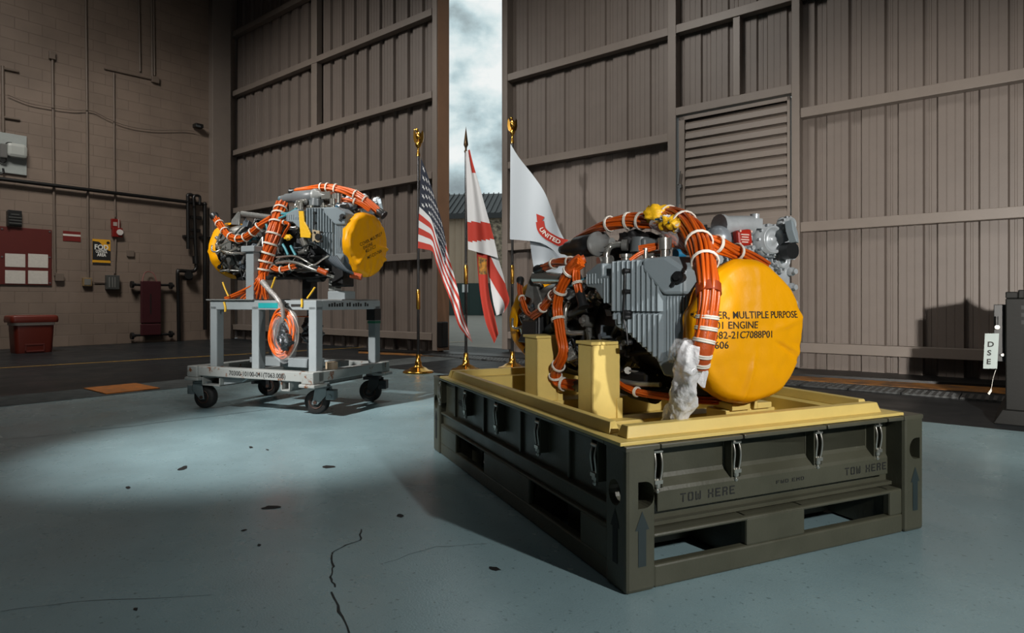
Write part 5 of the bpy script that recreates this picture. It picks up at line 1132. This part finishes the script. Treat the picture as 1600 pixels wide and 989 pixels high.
# table frame on legs
TZ = 1.015; lx0 = cp(328, 530, y=.08).x; lx1 = cp(494, 530, y=.08).x; TY0, TY1 = .08, 1.02
LW = .085
for nm, x0, y0, m in (('a', lx0, TY0, m_wh), ('b', cp(393, 530, y=.08).x, TY0, m_wh), ('c', lx1-LW, TY0, m_wh), ('d', lx1-LW, TY1-LW, m_wh), ('e', lx0, TY1-LW, m_wh), ('f', cp(479, 530, y=TY1-LW).x, TY1-LW, m_wh), ('g', cp(420, 530, y=.7).x, .7, m_wh)):
    a = MB(); a.bb((x0, y0, .395), (x0+LW, y0+LW, TZ-.05)); pc(a, 'leg', m, bevel=.008)
a = MB(); a.bb((lx0, TY0, TZ-.085), (lx1, TY0+.085, TZ)); a.bb((lx0, TY1-.085, TZ-.085), (lx1, TY1, TZ)); a.bb((lx1-.085, TY0+.085, TZ-.085), (lx1, TY1-.085, TZ)); a.bb((lx0, TY0+.085, TZ-.085), (lx0+.085, TY1-.085, TZ)); tr = pc(a, 'table_rail', m_wh, bevel=.006)
a = MB(); a.bb((lx0-.03, TY0-.02, TZ), (lx0+.55, TY1+.02, TZ+.012)); a.bb((lx0+.55, .45, TZ), (lx1-.02, TY1, TZ+.012)); pc(a, 'table_plate', mat('plate_worn_grey', (120, 122, 120), .5, .3, var=.2, vscale=8), bevel=.003)
a = MB(); x0, x1 = cp(404, 475, y=.08).x, cp(434, 475, y=.08).x; a.bb((x0, TY0-.003, TZ-.068), (x1, TY0, TZ-.022)); pc(a, 'teal_label', mat('teal_label', (20, 140, 142), .5), tr)
a = MB(); x0, x1 = cp(455, 475, y=.08).x, cp(470, 475, y=.08).x; a.bb((x0, TY0-.003, TZ-.055), (x1, TY0, TZ-.033)); pc(a, 'black_label', m_ink, tr)
a = MB(); letters(a, 'C', lambda u, v: (cp(446, 475, y=.08).x+u, TY0-.003, TZ-.07+v), .065, bold=.02); [a.bb((lx1, TY0+.16+k*.036+.02*(k > 8), TZ-.056), (lx1+.002, TY0+.182+k*.036+.02*(k > 8), TZ-.03+.006*(k % 3))) for k in range(16) if k % 7 != 6]; pc(a, 'lettering', m_ink, tr, fixn=False)
a = MB(); a.bb((lx1-.095, TY1-.1, .82), (lx1+.006, TY1+.006, .935)); pc(a, 'leg_sleeve', m_black, bevel=.004)
a = MB(); a.bb((lx1-.088, TY1-.09, .79), (lx1+.003, TY1+.003, .812)); pc(a, 'green_band', mat('green_band', (30, 110, 80), .5))
# mounts that carry the engine
def ep(x, y, z): return CART.inverted() @ ENG2 @ Vector((x, y, z))
q = cp(395.5, 440, y=.16); zt = cp(395, 385, y=.16).z
a = MB(); a.bb((q.x-.045, .115, TZ), (q.x+.05, .21, zt-.05)); m1 = pc(a, 'mount_post', m_wh, bevel=.006); a = MB(); a.bb((q.x-.075, .085, zt-.055), (q.x+.085, .25, zt)); pc(a, 'post_cap', m_wh, m1, bevel=.008)
a = MB(); b = ep(-.42, -.30, -.05); a.beam((q.x, .17, zt-.02), (b.x, b.y, b.z), .05, .05); pc(a, 'trunnion', m_stl, m1)
q = cp(484, 450, y=.75); zb = ep(0, 0, -.2).z
a = MB(); a.bb((q.x-.055, .70, TZ), (q.x+.055, .80, zb)); pc(a, 'mount_post', mat('dark_grey_paint', (44, 48, 52), .5), bevel=.006)
q0, q1 = cp(517, 455, y=.55), cp(544, 455, y=.55)
a = MB(); a.bb((q0.x, .5, TZ), (q1.x, .66, TZ+.09)); m2 = pc(a, 'front_mount', m_wh, bevel=.01); a = MB(); a.bb((q0.x+.01, .5, TZ+.09), (q0.x+.085, .6, TZ+.20)); pc(a, 'mount_block', m_ww, m2, bevel=.01); a = MB(); a.bb((q0.x+.07, .47, TZ+.13), (q1.x+.0, .64, zb+.03)); pc(a, 'mount_pad', m_black, m2, bevel=.01)
# casters
def caster(cx, cy, ang, bright):
    FR_ = CART @ Matrix.Translation((cx, cy, 0)) @ Matrix.Rotation(R(ang), 4, 'Z'); rw = .108
    mm = m_cg if bright else mat('caster_black', (26, 27, 28), .45)
    a = MB(); a.cyl((-.03, 0, .262), (-.03, 0, .275), .075, n=20); a.bb((-.1, -.06, .225), (.06, .06, .255))
    for s in (-1, 1): a.prism([(-.10, .25), (.0, .25), (.03, .09), (-.02, .085), (-.10, .17)], lambda u, v, d: (u, d, v), s*.052, s*.060)
    c = a.build('caster', mm, st, FR_, bevel=.004)
    a = MB(); a.lathe([(-.042, rw*.55), (-.042, rw*.86), (-.034, rw*.97), (-.02, rw), (.02, rw), (.034, rw*.97), (.042, rw*.86), (.042, rw*.55)], (0, 0, rw), (0, 1, 0), 36); a.build('wheel', m_rub, c, FR_)
    a = MB(); a.lathe([(-.036, .02), (-.036, .06), (-.045, .05), (-.045, .062), (.045, .062), (.045, .05), (.036, .06), (.036, .02)], (0, 0, rw), (0, 1, 0), 24); a.cyl((0, -.068, rw), (0, .068, rw), .016, n=12); a.build('hub', mat('hub_brown', (66, 48, 40), .5, .4), c, FR_)
    a = MB(); a.bb((-.17, -.05, .13), (-.09, .05, .215)); a.cyl((-.13, -.06, .16), (-.13, .06, .16), .018, n=10); a.cyl((-.12, 0, .21), (-.12, 0, .245), .014, n=8); a.build('brake_box', mm, c, FR_, bevel=.006)
def cg(px, py): return pp(CART, px, py, z=0)
w = cg(322, 637); caster(w.x, w.y, 8, True); w = cg(496, 646); caster(w.x, w.y, -160, True); w = cg(418, 618); caster(w.x, w.y+.02, 30, False); w = cg(579, 627); caster(w.x, w.y, 200, False)
# yellow cable ties and tail
for k, P in enumerate(([(350, 472), (352, 480), (352, 487)], [(471.5, 467), (472, 474), (471.5, 480)])):
    a = MB(); a.tube([cp(x, y, y=TY0-.008) for x, y in P], .010, n=6); pc(a, 'yellow_tie', mat('yellow_tie', (216, 170, 40), .5))
for P in ([(348, 441), (352, 452), (357, 463)], [(492, 449), (486, 458), (480, 466)], [(430, 433), (426, 445), (421, 458)]):
    a = MB(); a.tube([cp(x, y, y=.12) for x, y in P], .008, n=6); pc(a, 'yellow_tie', MATS['yellow_tie'])
# ---- cable coil in a clear bag hanging on the front of the stand
cc = cp(443, 521, y=.02)
t = thing('cable_coil', 'coil of orange and white cables in clear film hanging on the white stand', 'cable coil', CART, (cc.x, .02, cc.z-.24))
rx, rz = .135, .215
def loop(r_, dx, dy, seed, wr):
    rn = random.Random(seed); a = MB(); n = 28
    a.tube([Vector((cc.x+dx+rx*r_*math.cos(2*math.pi*k/n)*(1+rn.uniform(-.02, .02)), .02+dy-.012+.012*math.sin(2*math.pi*k/n*3+seed), cc.z+rz*r_*math.sin(2*math.pi*k/n)*(1+rn.uniform(-.02, .02)))) for k in range(n)], wr, closed=True, n=7, sub=3); return a
mw = mat('white_cable', (206, 192, 180), .4)
for k in range(15):
    r_ = .72+.022*k; loop(r_, rnd.uniform(-.008, .008), rnd.uniform(-.03, .03), k, .0075).build('cable_loop', m_org if k % 4 != 2 else mw, t, CART)
a = MB(); a.tube([cp(410, 440, y=-.02), cp(420, 452, y=-.03), cp(432, 465, y=-.05), cp(440, 478, y=-.05), cp(443, 495, y=-.03), cp(443, 505, y=-.01)], [.026, .022, .02, .018, .018, .014], n=12); a.build('clear_sleeve', mat('grey_sleeve', (150, 146, 142), .3, trans=.3, bump=.5, bscale=30), t, CART)
wrap(t, CART, [cp(441, 505, y=-.02), cp(443, 516, y=-.03), cp(446, 532, y=-.04), cp(446, 541, y=-.04), cp(445, 547, y=-.03)], [.012, .03, .055, .065, .04, .02], 21, 'dark_bag', mat('dark_static_film', (62, 66, 68), .12, .6, bump=1, bscale=24), .35)
def film(u, v):
    th = 2*math.pi*u; ph = math.pi*v; d = Vector((math.sin(ph)*math.cos(th)*.165, math.sin(ph)*math.sin(th)*.05, math.cos(ph)*.25)); return Vector((cc.x+.01, .02, cc.z-.02))+d*(1+.16*noise.noise(d*9))
a = MB(); a.grid(film, 40, 24, wrap=True); a.build('clear_film_bag', mat('thin_film', (235, 238, 240), .08, alpha=.10, bump=.8, bscale=20, coat=.3), t, CART)
cb = cp(487, 507, y=.30)
t = thing('film_bag', 'dark antistatic bag hanging inside the white stand behind the cable coil', 'bag', CART, (cb.x, .3, cb.z-.2))
wrap(t, CART, [(cb.x+.02, .3, TZ-.09), (cb.x+.02, .3, cb.z+.10), (cb.x, .3, cb.z), (cb.x+.01, .3, cb.z-.10), (cb.x+.03, .3, cb.z-.19)], [.012, .03, .075, .085, .03], 31, 'bag_body', MATS['dark_static_film'], .4)
a = MB(); a.tube([(cb.x-.12, .2, cb.z+.07), (cb.x-.02, .22, cb.z+.075), (cb.x+.05, .24, cb.z+.07)], .006, n=6); a.tube([(cb.x+.10, .2, cb.z+.14), (cb.x+.16, .2, cb.z), (cb.x+.18, .2, cb.z-.12)], .01, n=6); a.build('tie_cord', m_org, t, CART)

# ================================================================ DARK CASE AT THE RIGHT EDGE
g0 = gpt(1566, 662); BX = frame(g0.x, g0.y, 0, -40)
t = thing('shipping_case', 'dark green shipping case with black straps cut off by the right picture edge', 'shipping case', BX, (.3, .3, 0))
m_case = mat('case_green', (8, 9, 7), .6, spec=.2, var=.2, vscale=6, bump=.05, bscale=50)
a = MB(); a.bb((.02, .03, .05), (1.2, .9, 1.03)); a.bb((.02, .03, 1.03), (.10, .9, 1.085)); a.bb((.10, .03, 1.03), (.14, .9, 1.10)); a.build('case_body', m_case, t, BX, bevel=.008)
a = MB(); a.prism([(-.06, 0), (1.25, 0), (1.22, .12), (.0, .12)], lambda u, v, d: (u, d, v), -.04, .95); a.build('skid_base', m_case, t, BX, bevel=.006)
a = MB(); a.bb((-.06, .12, .50), (.02, .26, .98)); a.cyl((-.04, .10, .80), (-.04, .10, .88), .012, n=8); a.build('strap_bracket', m_black, t, BX, bevel=.006)
a = MB(); a.cyl((-.035, .11, .79), (-.035, .08, .79), .018, n=12); a.cyl((0.0, .11, .56), (0.0, .08, .56), .012, n=12); a.build('buckle_stud', m_zinc, t, BX)
a = MB(); a.bb((.14, .02, .60), (.5, .03, .80)); a.build('data_plate', m_black, t, BX)
a = MB()
for k in range(3):
    for q in range(4+k): a.bb((.12+q*.05, .0265, .94-k*.06), (.15+q*.05, .03, .972-k*.06))
a.build('stencil_lettering', mat('faint_stencil', (18, 20, 19), .7), t, BX, fixn=False)
a = MB(); a.lathe([(0, .10), (.02, .12), (.05, .11), (.09, .04), (.13, .015)], (.28, .2, 1.03), (0, 0, 1), 24); a.build('brass_lid', mat('brass_cap', (150, 110, 50), .4, .7), t, BX)
tg = thing('hang_tag', 'white card with black capitals hanging on the side of the dark green case', 'tag', BX, (-.1, .1, .52))
p00, p01, p10, p11 = [pp(BX, x, y, y=.11) for x, y in ((1536, 576), (1539, 521), (1558, 576), (1561, 521))]
a = MB(); a.add([p00, p10, p11, p01]+[p+Vector((0, .004, 0)) for p in (p00, p10, p11, p01)], [(0, 1, 2, 3), (7, 6, 5, 4), (0, 4, 5, 1), (1, 5, 6, 2), (2, 6, 7, 3), (3, 7, 4, 0)], False); a.build('card', mat('card_white', (136, 146, 144), .6), tg, BX)
a = MB(); up = (p01-p00).normalized(); rt = (p10-p00).normalized()
for s, f in (('D', .62), ('S', .38), ('E', .13)): o = p00+(p01-p00)*f+rt*.022-Vector((0, .002, 0)); letters(a, s, lambda u, v, o=o: o+rt*u+up*v, .062, bold=.03)
a.build('lettering', m_ink, tg, BX, fixn=False)
tg = thing('hang_tag', 'small white paper tag dangling low beside the dark green case', 'tag', BX, (-.06, .05, .38))
a = MB(); P = [pp(BX, x, y, y=.06) for x, y in ((1543, 615), (1549, 606), (1550, 611), (1546, 617))]; n = 4; a.add(P+[p+Vector((0, .004, 0)) for p in P], [(0, 1, 2, 3), (7, 6, 5, 4)]+[(i, (i+1) % 4, 4+(i+1) % 4, 4+i) for i in range(4)], False); a.build('paper', m_white, tg, BX)
a = MB(); a.tube([pp(BX, x, y, y=.062) for x, y in ((1549, 607), (1552, 590), (1556, 578))], .002, n=5); a.build('string', m_white, tg, BX)
